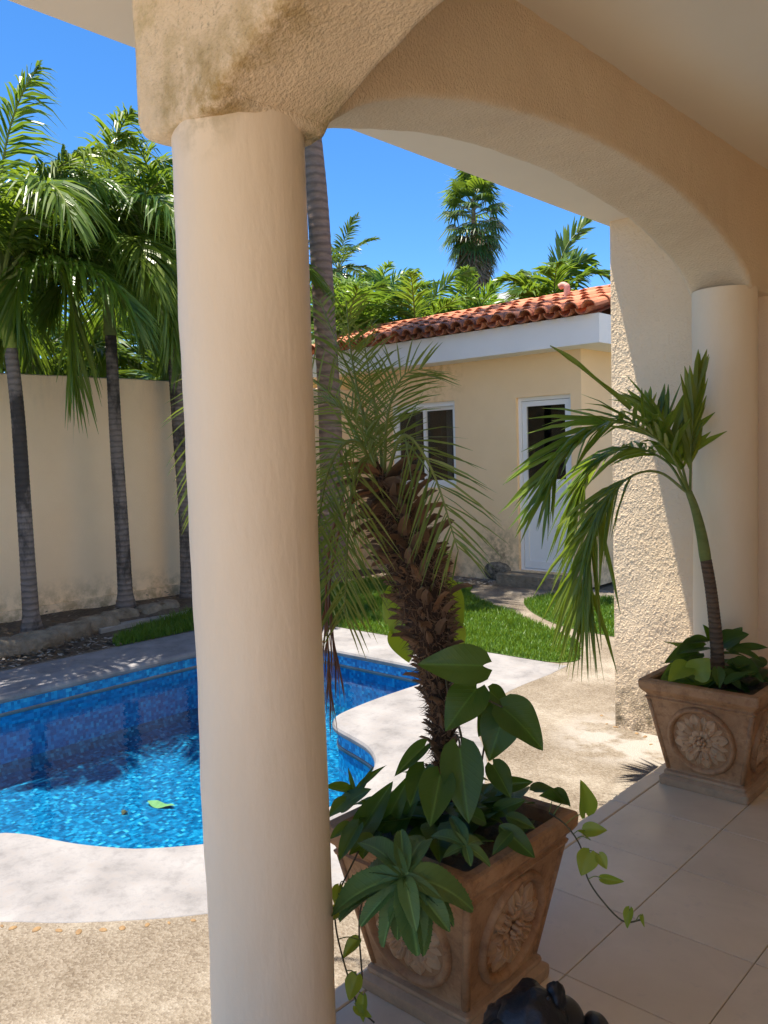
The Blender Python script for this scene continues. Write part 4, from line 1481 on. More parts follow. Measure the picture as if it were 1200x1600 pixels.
def medallion():
    """raised roundel in local x (right), y (up), z (out), radius about 0.14"""
    mb = MB()
    a = np.linspace(0, 2 * np.pi, 56, endpoint=False)
    rings = []
    for r, z in ((0.150, -0.004), (0.150, 0.004), (0.145, 0.010), (0.137, 0.012), (0.130, 0.009), (0.124, 0.001), (0.122, -0.004)):
        rings.append(np.c_[np.cos(a) * r, np.sin(a) * r * 1.06, np.full(56, z)])
    loft(mb, rings)
    X, Y, Z = np.eye(3)

    def petal(ang, r0, r1, w, hgt, notch=True):
        d = np.array([math.cos(ang), math.sin(ang) * 1.04, 0])
        s = np.array([-math.sin(ang), math.cos(ang), 0])
        n, m = 9, 7
        rows = []
        for i in range(n):
            t = i / (n - 1)
            ww = w * (0.35 + 0.9 * math.sin(math.pi * min(1, t * 0.93 + 0.06)) ** 0.8) * (1 + (0.12 * math.cos(t * 19) if notch else 0))
            if i == n - 1: ww = w * 0.08
            row = []
            for j in range(m):
                k = j / (m - 1) * 2 - 1
                z = hgt * (1 - k ** 4) * (0.5 + 0.5 * math.sin(math.pi * t)) + hgt * 0.55 * (abs(k) ** 2) * (1 - abs(k)) * 2 - 0.004 - 0.35 * hgt * math.exp(-(k / 0.16) ** 2)
                row.append(d * (r0 + (r1 - r0) * t) + s * ww * k + Z * z)
            rows.append(row)
        mb.grid(np.array(rows), flip=True)

    for i in range(8):
        an = i * math.pi / 4 + 0.2
        petal(an, 0.046, 0.121, 0.025, 0.012)
        petal(an + math.pi / 8, 0.052, 0.116, 0.014, 0.007)
        for sg in (-1, 1):
            petal(an + sg * 0.22, 0.050, 0.100, 0.008, 0.016, False)
            c = np.array([math.cos(an + sg * 0.13), math.sin(an + sg * 0.13), 0]) * 0.079
            blob(mb, c, X * 0.007, Y * 0.007, Z * 0.015, 7, 4)
    for i in range(6):
        an = i * math.pi / 3
        petal(an, 0.016, 0.055, 0.020, 0.012, False)
    for i in range(8):
        an = i * math.pi / 4
        blob(mb, (math.cos(an) * 0.021, math.sin(an) * 0.021, 0.008), X * 0.0075, Y * 0.0075, Z * 0.012, 7, 4)
    blob(mb, (0, 0, 0.010), X * 0.013, Y * 0.013, Z * 0.012, 9, 4)
    return mb


med_mesh = medallion().mesh('medallion', [M['terra'], M['terra_pale']], smooth=True)
med_mesh.polygons.foreach_set('material_index', [0 if i < 6 * 56 else 1 for i in range(len(med_mesh.polygons))])


def planter(cx, cy, label):
    root = empty('planter', (cx, cy, 0), label, 'planter', 'carved terracotta planters on the terrace')
    o = np.array([cx, cy, 0])
    mb = MB()
    H0, H1, Z0, Z1 = 0.168, 0.232, 0.075, 0.405
    loft(mb, [rsq(h, z) + o for h, z in ((H0, Z0 - 0.02), (H0, Z0), (H0 + (H1 - H0) * 0.5, (Z0 + Z1) / 2), (H1, Z1), (H1, Z1 + 0.01))], True)
    mb.build('body', M['terra'], root)
    mb = MB()
    loft(mb, [rsq(h, z) + o for h, z in ((0.196, 0.001), (0.198, 0.012), (0.198, 0.034), (0.190, 0.040), (0.180, 0.046), (0.183, 0.054), (0.181, 0.062), (0.168, 0.068), (0.160, 0.07))], True, True)
    mb.build('plinth', M['terra'], root)
    mb = MB()
    loft(mb, [rsq(h, z) + o for h, z in ((0.225, 0.398), (0.240, 0.400), (0.243, 0.408), (0.236, 0.414), (0.240, 0.424), (0.254, 0.438), (0.262, 0.450), (0.264, 0.478), (0.261, 0.486), (0.252, 0.490), (0.226, 0.489), (0.218, 0.482), (0.212, 0.43))])
    mb.build('rim', M['terra'], root)
    MB().add(rsq(0.215, 0.445) + o, [tuple(range(16))]).build('potting_soil', M['soil'], root)
    # corner fillets framing each face
    for q in range(4):
        sx, sy = [(1, 1), (-1, 1), (-1, -1), (1, -1)][q]
        p0, p1 = np.array([sx * (H0 - 0.006), sy * (H0 - 0.006), Z0]), np.array([sx * (H1 - 0.006), sy * (H1 - 0.006), Z1])
        MB().tube(np.array([p0 + o, (p0 + p1) / 2 + o, p1 + o]), 0.0125, 8).build('corner_fillet', M['terra'], root, smooth=True)
    tilt = math.atan2(H1 - H0, Z1 - Z0)
    for q in range(4):
        az = q * math.pi / 2
        out = Vector((math.cos(az), math.sin(az), 0))
        up = (Vector((0, 0, 1)) * math.cos(tilt) + out * math.sin(tilt)).normalized()
        nrm = (out * math.cos(tilt) - Vector((0, 0, 1)) * math.sin(tilt)).normalized()
        right = up.cross(nrm)
        c = Vector((cx, cy, (Z0 + Z1) / 2)) + out * ((H0 + H1) / 2 + 0.001)
        put('medallion', med_mesh, root, Matrix(((right.x, up.x, nrm.x * 1.5, c.x), (right.y, up.y, nrm.y * 1.5, c.y), (right.z, up.z, nrm.z * 1.5, c.z), (0, 0, 0, 1))))
    return root


P1 = np.array([-1.45, 1.82])
P2 = np.array([-1.415, 3.735])
planter(*P1, 'carved terracotta planter with the shaggy date palm beside the bare round column')
planter(*P2, 'carved terracotta planter with the smooth young palm against the end column')


# ---- leaf meshes, unit length along +Y
def leaf_mesh(name, mat, w, kind='heart', seed=0, arch=0.12, fold=0.12, cup=0.0):
    n, m = 16, 7
    t = np.linspace(0, 1, n)
    if kind == 'heart':
        hw = 0.5 * w * np.clip(np.sin(np.pi * np.clip(t, 0, 1) ** 0.62) ** 0.75, 0, 1) * (1 - 0.25 * t)
        hw = hw / hw.max() * w / 2
        hw[-1] = 0.004
        hw[0] = 0.10 * w
        back = 0.14 * np.exp(-(t / 0.16) ** 2)
    elif kind == 'oblong':
        hw = 0.5 * w * np.clip(np.sin(np.pi * t ** 0.85), 0, 1) ** 0.55
        hw[0], hw[-1] = 0.16 * w, 0.02
        back = t * 0
    else:
        hw = 0.5 * w * np.clip(np.sin(np.pi * t ** 0.75), 0, 1) ** 0.8
        hw[0], hw[-1] = 0.02, 0.004
        back = t * 0
    rg = np.random.default_rng(seed)
    wav = rg.uniform(0, 6)
    G = np.zeros((n, m, 3))
    for j in range(m):
        k = j / (m - 1) * 2 - 1
        G[:, j, 0] = hw * k
        G[:, j, 1] = t - back * abs(k) ** 1.5
        G[:, j, 2] = -arch * (t - 0.15) ** 2 * 1.6 + fold * abs(k) * hw * 2 - cup * hw * k * k * 2 + 0.018 * np.sin(t * 9 + wav) * abs(k) ** 2 * (1 if k > 0 else -0.8)
        G[:, j, 2] -= 0.012 * math.exp(-(k / 0.15) ** 2)
    mb = MB().grid(G, flip=True)
    if kind == 'oblong':          # crenate edge with tiny plantlets
        for sgn, j in ((1, m - 1), (-1, 0)):
            for q in np.linspace(0.12, 0.95, 15):
                i = q * (n - 1)
                p = np.array([np.interp(i, np.arange(n), G[:, j, k_]) for k_ in range(3)])
                s_ = 0.022
                mb.add([p + [-sgn * s_ * 0.6, -s_ * .5, 0.002], p + [-sgn * s_ * 0.6, s_ * .7, 0.002], p + [sgn * s_ * 0.75, s_ * .35, 0.008]], [(0, 1, 2) if sgn > 0 else (0, 2, 1)])
    return mb.mesh(name, mat, smooth=True)


HEART = [leaf_mesh('heart_leaf', M['heart'], w, 'heart', i, ar, fo) for i, (w, ar, fo) in enumerate(((0.72, 0.12, 0.10), (0.82, 0.25, 0.16), (0.64, 0.05, 0.22)))]
LIME = [leaf_mesh('lime_leaf', M['lime'], w, 'heart', 9 + i, ar, fo) for i, (w, ar, fo) in enumerate(((0.72, 0.15, 0.14), (0.85, 0.2, 0.1)))]
OVAL = [leaf_mesh('oval_leaf', M['heart'], w, 'oval', 15 + i, ar, fo) for i, (w, ar, fo) in enumerate(((0.5, 0.2, 0.15), (0.36, 0.35, 0.2)))]
KAL = [leaf_mesh('succulent_leaf', M['kalan'], w, 'oblong', 20 + i, ar, fo) for i, (w, ar, fo) in enumerate(((0.40, 0.32, 0.22), (0.36, 0.10, 0.30), (0.46, 0.40, 0.14)))]
LIMEV = leaf_mesh('vine_leaf', M['lime'], 0.8, 'heart', 31, 0.12, 0.2)
HEARTV = leaf_mesh('vine_leaf', M['heart'], 0.8, 'heart', 33, 0.12, 0.2)


def put_leaf(me, base, tip, facing, parent, name='leaf', wid=1.0, roll=0.0):
    b, t = Vector(base), Vector(tip)
    y = t - b
    L = y.length
    y.normalize()
    fz = Vector(facing)
    z = fz - y * fz.dot(y)
    if z.length < 1e-3: z = Vector((0.3, 0.2, 1)) - y * Vector((0.3, 0.2, 1)).dot(y)
    z.normalize()
    if roll: z.rotate(__import__('mathutils').Quaternion(y, roll))
    x = y.cross(z)
    Mx = Matrix(((x.x * L * wid, y.x * L, z.x * L, b.x), (x.y * L * wid, y.y * L, z.y * L, b.y), (x.z * L * wid, y.z * L, z.z * L, b.z), (0, 0, 0, 1)))
    o = put(name, me, parent, Mx)
    return o


TOCAM = -F_ * 0.7 + np.array([0, 0, 0.75])


def px_leaf(me, q0, q1, d0, d1, parent, wid=1.0, roll=0.0, name='leaf', facing=None):
    return put_leaf(me, at_depth(*q0, d0), at_depth(*q1, d1), TOCAM if facing is None else facing, parent, name, wid, roll)


def stem(pts, r, parent, name='stem', mat=None):
    return MB().tube(resample(cat_rom(pts, 8), max(8, len(pts) * 6)), r, 6).build(name, mat or M['stem'], parent, smooth=True)


# ---- date palm in the near planter
DPc = 2.33
dp = empty('date_palm', (P1[0], P1[1], 0.44), 'shaggy potted date palm with thick fibrous trunk and fine drooping fronds', 'palm tree')
tpx = [(697, 1250, 36), (692, 1150, 38), (684, 1060, 42), (668, 960, 58), (650, 890, 82), (628, 825, 96), (607, 778, 84), (594, 748, 52), (586, 722, 12)]
tpath = np.array([at_depth(x, y, DPc) for x, y, w in tpx])
tw = np.array([w for *_, w in tpx]) * DPc / FPX / 2
cen = resample(cat_rom(tpath, 12), 90)
crad = np.interp(np.linspace(0, 1, 90), np.linspace(0, 1, len(tw)), tw)
crad = crad * 0.84
trk = MB().tube(cen, crad * 0.92, 16).build('trunk', M['fibre'], dp, smooth=True)
stub = MB()
rows = []
for t, w, c in ((0, 0.5, 0.0), (0.35, 0.46, 0.10), (0.7, 0.3, 0.30), (1.0, 0.07, 0.62)):
    rows.append([(-w, t, c - 0.06), (0, t, c + 0.10), (w, t, c - 0.06)])
stub.grid(np.array(rows), flip=True)
rows = [[(a, b, c - 0.09) for a, b, c in r] for r in rows]
stub.grid(np.array(rows))
stub_me = stub.mesh('leaf_base', M['stub'])
T_, U__, S__ = frames(cen)
rgs = np.random.default_rng(12)
NS = 290
for i in range(NS):
    k = (i + 0.5) / NS
    k = k ** 0.9
    ii = int(k * 84)
    a = i * 2.39996 + rgs.normal(0, 0.12)
    out = U__[ii] * math.sin(a) + S__[ii] * math.cos(a)
    b = cen[ii] + out * crad[ii] * 0.86
    upb = 0.50 + 0.35 * k
    y = T_[ii] * (0.9 - 0.35 * k) + out * (0.07 + 0.75 * k * k * rgs.uniform(0.4, 1.4)) + rgs.normal(0, 0.16, 3)
    Ls = (0.030 + 0.040 * k ** 1.5) * rgs.uniform(0.55, 1.45)
    put_leaf(stub_me, b, b + unit(y) * Ls, out, trk, 'leaf_base', wid=0.40 + 0.18 * rgs.uniform(-1, 1), roll=rgs.normal(0, 0.4))
# loose fibres
fb = MB()
for i in range(4200):
    ii = int(2 + 84 * rgs.uniform() ** 0.75)
    a = rgs.uniform(0, 6.28)
    out = U__[ii] * math.sin(a) + S__[ii] * math.cos(a)
    b = cen[ii] + out * crad[ii] * 0.97
    d = unit(out * rgs.uniform(0.25, 0.8) + T_[ii] * rgs.uniform(-0.5, 0.8) + rgs.normal(0, 0.3, 3))
    L = rgs.uniform(0.012, 0.055) * (0.55 + 0.7 * ii / 88)
    w = unit(np.cross(d, F_)) * rgs.uniform(0.0008, 0.0022)
    e = b + d * L
    e[2] -= L * 0.2
    fb.add([b - w, b + w, e], [(0, 1, 2)])
tag(fb.build('trunk_fibre', M['stub'], trk), kind='stuff')

CR = at_depth(596, 748, DPc)
dfr = [  # rachis in photo px, with depth at its ends
    [((597, 752), 2.33), ((570, 660), 2.36), ((550, 560), 2.40), ((541, 470), 2.44)],
    [((598, 750), 2.33), ((592, 670), 2.42), ((578, 590), 2.52), ((566, 520), 2.6)],
    [((600, 750), 2.33), ((606, 650), 2.30), ((628, 590), 2.28), ((660, 575), 2.25)],
    [((602, 752), 2.33), ((630, 680), 2.25), ((675, 735), 2.18), ((716, 860), 2.12)],
    [((596, 752), 2.33), ((560, 665), 2.30), ((515, 630), 2.26), ((470, 640), 2.22)],
    [((594, 752), 2.33), ((555, 690), 2.26), ((515, 730), 2.2), ((492, 850), 2.15)],
    [((594, 754), 2.33), ((570, 715), 2.28), ((548, 780), 2.22), ((538, 960), 2.18)],
    [((596, 752), 2.33), ((580, 700), 2.42), ((540, 690), 2.5), ((505, 740), 2.56)],
    [((602, 750), 2.33), ((640, 690), 2.42), ((655, 690), 2.5), ((665, 745), 2.56)],
    [((596, 752), 2.33), ((510, 610), 2.48), ((390, 560), 2.62), ((322, 630), 2.7), ((312, 790), 2.72)],
    [((600, 750), 2.33), ((615, 690), 2.5), ((600, 660), 2.65), ((575, 690), 2.78)],
    [((592, 756), 2.33), ((566, 720), 2.38), ((530, 790), 2.46), ((512, 930), 2.5)],
    [((596, 752), 2.33), ((584, 690), 2.24), ((556, 640), 2.16), ((520, 590), 2.1)],
    [((600, 752), 2.33), ((622, 700), 2.20), ((640, 660), 2.1), ((662, 640), 2.02)],
    [((597, 752), 2.33), ((560, 620), 2.5), ((520, 520), 2.64), ((500, 470), 2.74)],
    [((595, 752), 2.33), ((560, 705), 2.16), ((530, 745), 2.04), ((512, 835), 1.98)],
    [((594, 754), 2.33), ((575, 700), 2.5), ((545, 720), 2.62), ((525, 830), 2.7)],
]
for i, fr in enumerate(dfr):
    if i in (8, 10, 12, 13, 15, 16): continue
    p = [at_depth(q[0], q[1], d) for q, d in fr]
    Lr = np.linalg.norm(np.diff(np.array(p), axis=0), axis=1).sum()
    kw = dict(up=-F_ + np.array([0, 0, 0.4])) if i in (3, 6, 9, 5, 11) else {}
    mb = frond_mesh(p, 27 if i != 9 else 44, lambda u: 0.19 * (0.45 + 0.55 * np.sin(np.pi * np.clip(u * 0.8 + 0.15, 0, 1))), 0.0058, 60, 34, 0.22 if i != 3 else 0.05, 0.22, 0.16, rr=(0.006, 0.0016), seed=300 + i, jit=0.07, twist=0.3, **kw)
    mb.build('frond', [M['phoenix'], M['rachis']], dp)
# dead hanging strands
for i, fr in enumerate(([((592, 765), 2.3), ((535, 790), 2.24), ((510, 900), 2.2), ((517, 1095), 2.16)], [((590, 765), 2.32), ((540, 800), 2.28), ((514, 930), 2.22), ((528, 1040), 2.2)])):
    p = [at_depth(q[0], q[1], d) for q, d in fr]
    frond_mesh(p, 22, lambda u: 0.11 * (0.8 + 0.2 * np.sin(np.pi * u)), 0.004, 20, 10, 0.05, 0.3, 0.55, rr=(0.005, 0.002), seed=350 + i, jit=0.08).build('dead_frond', [M['dead'], M['dead']], dp)
for q0, q1 in (((592, 745), (540, 712)), ((598, 742), (545, 730))):
    px_leaf(leaf_mesh('spathe', M['dead'], 0.28, 'oval', 40, 0.3, 0.3), q0, q1, 2.3, 2.25, dp, name='spathe')

# ---- climbing heart-leaf vine on the date palm
cv = empty('climbing_vine', (P1[0], P1[1], 0.445), 'heart leaved vine with large dark leaves climbing the date palm trunk', 'vine')
big = [  # base px, tip px, depth base/tip, mesh, width, roll
    ((755, 1040), (655, 1036), 2.14, 2.12, HEART[0], 0.88, 0.0), ((745, 1075), (695, 1138), 2.18, 2.13, HEART[0], 1.1, 0.3),
    ((765, 1080), (800, 1110), 2.2, 2.22, HEART[0], 1.0, -0.4), ((785, 1105), (853, 1162), 2.16, 2.1, HEART[1], 0.95, -0.3),
    ((790, 1110), (763, 1188), 2.2, 2.16, HEART[0], 1.1, 0.2), ((775, 1108), (748, 1150), 2.25, 2.2, HEART[2], 1.2, 0.2),
    ((718, 1168), (732, 1285), 2.14, 2.06, HEART[0], 0.85, 0.1), ((664, 1165), (616, 1212), 2.2, 2.16, HEART[2], 0.62, 0.3),
    ((664, 1200), (640, 1258), 2.2, 2.12, HEART[2], 1.0, 0.5), ((688, 1210), (672, 1290), 2.12, 2.04, HEART[2], 1.1, 0.2),
    ((770, 1195), (800, 1245), 2.3, 2.26, HEART[0], 1.0, -0.2), ((783, 1225), (833, 1222), 2.36, 2.34, HEART[2], 0.8, 0.2),
]
for q0, q1, d0, d1, me, w, ro in big:
    px_leaf(me, q0, q1, d0, d1, cv, w * 1.0, ro, facing=-F_ + np.array([0, 0, 0.35]))
for q0, q1, d0, d1, me, w, ro in (((632, 918), (612, 992), 2.45, 2.42, LIME[0], 1.0, 0.0), ((625, 985), (640, 1032), 2.46, 2.42, LIME[1], 1.15, 0.0),
                                  ((692, 912), (722, 985), 2.47, 2.44, LIME[0], 0.8, 0.3), ((700, 975), (724, 1020), 2.46, 2.43, LIME[1], 1.0, -0.1), ((614, 935), (598, 975), 2.5, 2.48, LIME[0], 0.8, 0.5)):
    px_leaf(me, q0, q1, d0, d1, cv, w, ro)
stem([at_depth(x, y, d) for x, y, d in ((712, 1235, 2.2), (722, 1160, 2.22), (700, 1080, 2.24), (690, 1000, 2.38), (672, 940, 2.45))], 0.0035, cv)
for ps in ([(702, 1070, 2.24), (728, 1050, 2.2), (752, 1050, 2.18)], [(706, 1090, 2.24), (740, 1085, 2.2), (785, 1105, 2.16)], [(752, 1195, 2.2), (760, 1150, 2.2), (775, 1108, 2.22)], [(715, 1150, 2.2), (718, 1160, 2.16), (718, 1168, 2.14)]):
    stem([at_depth(*p) for p in ps], 0.0028, cv)

# ---- trailing vine hanging over the rim towards the floor
tv = empty('trailing_vine', (P1[0], P1[1], 0.445), 'thin vine with small heart leaves trailing over the planter rim towards the tiles', 'vine')
def petiole(curve, q0, d, parent):
    b = at_depth(*q0, d)
    k = np.linalg.norm(curve - b, axis=1).argmin()
    a_ = curve[max(0, k - 2)]
    stem([a_, (a_ + b) / 2 + np.array([0, 0, 0.006]), b], 0.0013, parent, 'petiole', M['rachis'])


tvp = [(858, 1270, 2.28), (885, 1290, 2.2), (908, 1325, 2.16), (918, 1372, 2.12), (945, 1412, 2.08), (975, 1440, 2.05), (1002, 1437, 2.04)]
tvc = resample(cat_rom([at_depth(*p) for p in tvp], 8), 60)
stem([at_depth(*p) for p in tvp], 0.0022, tv)
for q0, q1, d, me, w, ro in (((882, 1252), (845, 1240), 2.26, HEARTV, 0.9, 0.3), ((868, 1236), (893, 1258), 2.27, HEARTV, 0.8, -0.3), ((915, 1270), (912, 1222), 2.2, LIMEV, 0.8, 0.3),
                              ((914, 1298), (948, 1296), 2.16, LIMEV, 0.9, 0.1), ((918, 1310), (905, 1296), 2.16, LIMEV, 0.7, 0.6), ((922, 1332), (908, 1368), 2.13, LIMEV, 1.15, 0.0), ((936, 1335), (948, 1358), 2.12, LIMEV, 1.0, 0.3),
                              ((940, 1372), (975, 1378), 2.1, LIMEV, 0.55, 0.5), ((984, 1420), (979, 1450), 2.05, LIMEV, 0.7, 0.4), ((1003, 1430), (1006, 1448), 2.04, LIMEV, 0.5, 0.6)):
    px_leaf(me, q0, q1, d, d - 0.02, tv, w, ro)
    petiole(tvc, q0, d, tv)
tl = empty('trailing_vine', (P1[0], P1[1], 0.445), 'sparse vine with small heart leaves hanging between planter and near column', 'vine')
for ps in ([(560, 1330, 2.12), (528, 1400, 2.1), (525, 1450, 2.09), (545, 1530, 2.06), (562, 1575, 2.05), (585, 1598, 2.04)], [(585, 1350, 2.12), (562, 1430, 2.1), (566, 1530, 2.08)]):
    stem([at_depth(*p) for p in ps], 0.0022, tl)
    if len(ps) == 6: tlc = resample(cat_rom([at_depth(*p) for p in ps], 8), 60)
for q0, q1, d, w, ro in (((535, 1420), (508, 1440), 2.1, 0.9, 0.2), ((560, 1468), (534, 1496), 2.09, 0.75, 0.2), ((558, 1524), (544, 1564), 2.06, 0.95, 0.1), ((568, 1555), (566, 1598), 2.05, 0.6, 0.3), ((556, 1572), (580, 1590), 2.05, 0.7, 0.4), ((530, 1385), (524, 1418), 2.1, 0.8, 0.2)):
    px_leaf(LIMEV, q0, q1, d, d - 0.02, tl, w, ro)
    petiole(tlc, q0, d, tl)
# leafy clump between column and trunk
lc = empty('leafy_clump', (-1.62, 1.66, 0.445), 'clump of small dark leaves at the planter corner touching the near column', 'plant')
rgl = np.random.default_rng(3)
for q0, q1, d, w, ro in (((545, 1236), (508, 1228), 2.34, 0.9, 0.3), ((535, 1260), (575, 1230), 2.32, 0.8, -0.2), ((540, 1250), (512, 1275), 2.3, 0.9, 0.1), ((562, 1300), (610, 1225), 2.3, 0.6, 0.3), ((600, 1290), (640, 1212), 2.3, 0.5, 0.3),
                         ((545, 1290), (515, 1310), 2.28, 0.9, 0.2), ((560, 1290), (528, 1345), 2.25, 0.8, 0.2), ((580, 1310), (545, 1330), 2.24, 0.8, 0.1), ((600, 1290), (570, 1250), 2.34, 0.8, 0.1), ((620, 1300), (650, 1240), 2.3, 0.6, -0.2)):
    px_leaf(HEART[int(rgl.integers(0, 3))], q0, q1, d, d - 0.03, lc, w, ro)
for q0, q1 in (((552, 1240), (598, 1190)), ((560, 1245), (580, 1196)), ((556, 1250), (545, 1200))):
    px_leaf(leaf_mesh('grassy_leaf', M['heart'], 0.16, 'oval', 41, 0.3, 0.2), q0, q1, 2.34, 2.36, lc)
for i in range(64):      # low fill of leaves over the soil
    x, y = P1 + rgl.uniform(-0.2, 0.2, 2)
    a = rgl.uniform(0, 6.28)
    L = rgl.uniform(0.07, 0.13)
    b = np.array([x, y, 0.45 + rgl.uniform(0, 0.10)])
    put_leaf(HEART[i % 3], b, b + np.array([math.cos(a) * L, math.sin(a) * L, rgl.uniform(-0.01, 0.05)]), (0, 0, 1), lc, 'leaf', 0.9)


def rosette(cx, cy, d, leaves, label, root_w):
    r = empty('succulent_rosette', root_w, label, 'succulent', 'toothed succulents in the near planter')
    for i, (q1, dd, w, ro) in enumerate(leaves):
        px_leaf(KAL[i % 3], (cx, cy), q1, d, d + dd, r, w, ro)
    return r


rosette(632, 1368, 1.93, [((497, 1402), 0.04, 0.85, 0.25), ((557, 1445), 0.0, 0.85, 0.2), ((612, 1472), -0.05, 0.75, 0.1), ((655, 1492), -0.08, 1.15, 0.0), ((706, 1452), -0.06, 1.0, -0.2), ((752, 1392), 0.0, 1.0, -0.2),
                              ((560, 1285), 0.14, 0.8, 0.2), ((626, 1290), 0.12, 0.85, 0.0), ((668, 1262), 0.2, 0.7, -0.2), ((605, 1300), 0.2, 0.8, 0.2), ((660, 1340), 0.06, 0.9, -0.3), ((590, 1400), 0.03, 0.8, 0.4), ((540, 1345), 0.16, 0.8, 0.3), ((590, 1480), -0.02, 0.8, 0.5), ((690, 1475), -0.07, 0.9, -0.5), ((725, 1425), -0.02, 0.8, -0.4), ((520, 1430), 0.06, 0.8, 0.5), ((645, 1430), -0.1, 0.9, 0.1)],
        'large pale green toothed succulent rosette spilling over the planter front corner', at_depth(632, 1368, 1.96))
rosette(728, 1322, 2.06, [((672, 1290), 0.06, 0.9, 0.2), ((705, 1270), 0.1, 0.9, 0.1), ((760, 1300), 0.06, 1.0, -0.1), ((770, 1345), -0.02, 1.0, -0.2), ((735, 1350), -0.06, 1.1, 0), ((690, 1330), 0.0, 0.9, 0.2)],
        'smaller dark toothed succulent rosette behind the large pale one', at_depth(728, 1330, 2.08))
ob = empty('leafy_clump', (-1.3, 1.95, 0.445), 'dark pointed leaves lying along the planter rim near the tiles', 'plant')
for q0, q1, d, w, ro in (((780, 1290), (838, 1338), 2.16, 0.6, 0.2), ((790, 1275), (835, 1290), 2.24, 0.6, 0.1), ((770, 1270), (815, 1250), 2.3, 0.6, 0.3), ((760, 1285), (720, 1262), 2.2, 0.6, 0.1), ((800, 1300), (770, 1330), 2.14, 0.6, 0.1)):
    px_leaf(OVAL[0], q0, q1, d, d - 0.04, ob, w * 1.6, ro)

# ---- smooth young palm in the far planter
DP2 = float((np.array([P2[0], P2[1], 0.6]) - CAM) @ F_)
yp = empty('young_palm', (P2[0], P2[1], 0.44), 'young potted palm with slim ringed stem bending towards the pool', 'palm tree')
st_ = np.array([at_depth(x, y, DP2) for x, y in ((1122, 1075), (1120, 1010), (1112, 930), (1103, 875))])
sh_ = np.array([at_depth(x, y, DP2) for x, y in ((1103, 877), (1096, 835), (1086, 795), (1076, 768))])
sc_ = DP2 / FPX
ringed_trunk(st_, np.array([10.8, 9.6, 8.8, 8.4]) * sc_, 0.016, 0.05, 18).build('trunk', M['pptrunk'], yp, smooth=True)
MB().tube(resample(cat_rom(sh_, 10), 24), np.interp(np.linspace(0, 1, 24), [0, .1, .5, 1], np.array([8.4, 9.0, 7.6, 5.2]) * sc_), 14).build('crownshaft', M['shaft'], yp, smooth=True)


def ypf(pts, n, L, w, seed, **kw):
    p = [at_depth(x, y, DP2 + d) for x, y, d in pts]
    a = dict(a0=62, a1=20, lift=0.12, droop=0.22, t0=0.25, rr=(0.007, 0.0025), jit=0.17, fold=True, twist=0.5)
    a.update(kw)
    frond_mesh(p, n, lambda u: L * (0.62 + 0.38 * np.sin(np.pi * np.clip(u * 0.9 + 0.1, 0, 1))), w, seed=seed, **a).build('frond', [M['potpalm'], M['rachis']], yp)


ypf([(1076, 770, 0), (1045, 705, -0.02), (990, 664, -0.05), (930, 668, -0.1), (880, 715, -0.14), (858, 770, -0.16)], 42, 0.36, 0.027, 501, t0=0.18, droop=0.3, lift=0.25)
ypf([(1074, 770, 0), (1030, 738, 0.02), (985, 745, 0.02), (940, 790, 0.0), (916, 870, -0.03), (915, 945, -0.05)], 48, 0.34, 0.022, 502, t0=0.3, droop=0.55, lift=0.1, a0=50)
ypf([(1078, 768, 0), (1080, 700, 0.03), (1084, 640, 0.05), (1092, 590, 0.06)], 11, 0.22, 0.034, 503, t0=0.25, droop=0.0, a0=22, a1=6, lift=0.05, jit=0.05)
ypf([(1076, 768, 0), (1055, 690, 0.12), (1030, 650, 0.25), (1010, 640, 0.40)], 22, 0.30, 0.042, 504, t0=0.2, droop=0.1, lift=0.35, a0=55)
ypf([(1074, 770, 0), (1040, 720, 0.1), (980, 700, 0.22), (925, 730, 0.33), (895, 800, 0.4)], 36, 0.30, 0.023, 505, t0=0.3, droop=0.5, lift=0.1)
px_leaf(leaf_mesh('leaflet', M['potpalm'], 0.07, 'oval', 44, 0.05, 0.3), (985, 640), (866, 534), DP2 - 0.05, DP2 - 0.1, yp, name='leaflet')

# ---- broad-leaved plants round its foot
fpn = empty('leafy_clump', (P2[0], P2[1], 0.445), 'dark broad leaved plants filling the planter round the young palm', 'plant')
for q0, q1, d, w, ro, me in (((1100, 1045), (1030, 1062), 0.0, 0.9, 0.2, LIME[1]), ((1085, 1055), (1106, 1030), -0.12, 1.2, 0.2, LIME[1]), ((1075, 1040), (1045, 1060), -0.1, 1.0, 0.1, LIME[0]), ((1095, 1030), (1075, 1035), -0.05, 1.0, 0.2, HEART[0]),
                             ((1100, 1010), (1058, 1012), 0.02, 0.8, 0.3, HEART[1]), ((1110, 1000), (1065, 1000), 0.05, 0.6, 0.2, OVAL[0]), ((1105, 1000), (1100, 976), 0.05, 0.9, 0.2, HEART[2]), ((1090, 1020), (1040, 1030), 0.0, 0.8, 0.2, HEART[0]),
                             ((1130, 1005), (1165, 985), 0.05, 1.0, -0.2, HEART[1]), ((1135, 1010), (1158, 980), 0.1, 0.9, 0, HEART[0]), ((1140, 1020), (1198, 1003), 0.05, 0.6, -0.2, OVAL[0]), ((1145, 1015), (1196, 1028), 0.0, 0.6, -0.2, OVAL[0]),
                             ((1140, 1040), (1180, 1050), -0.05, 0.9, -0.1, HEART[1]), ((1135, 1050), (1160, 1075), -0.12, 0.9, -0.1, HEART[0]), ((1120, 1045), (1125, 1075), -0.14, 0.9, 0, HEART[2]), ((1150, 1035), (1195, 1065), -0.08, 0.9, -0.1, HEART[2])):
    px_leaf(me, q0, q1, DP2 + d, DP2 + d - 0.04, fpn, w * 1.15, ro)
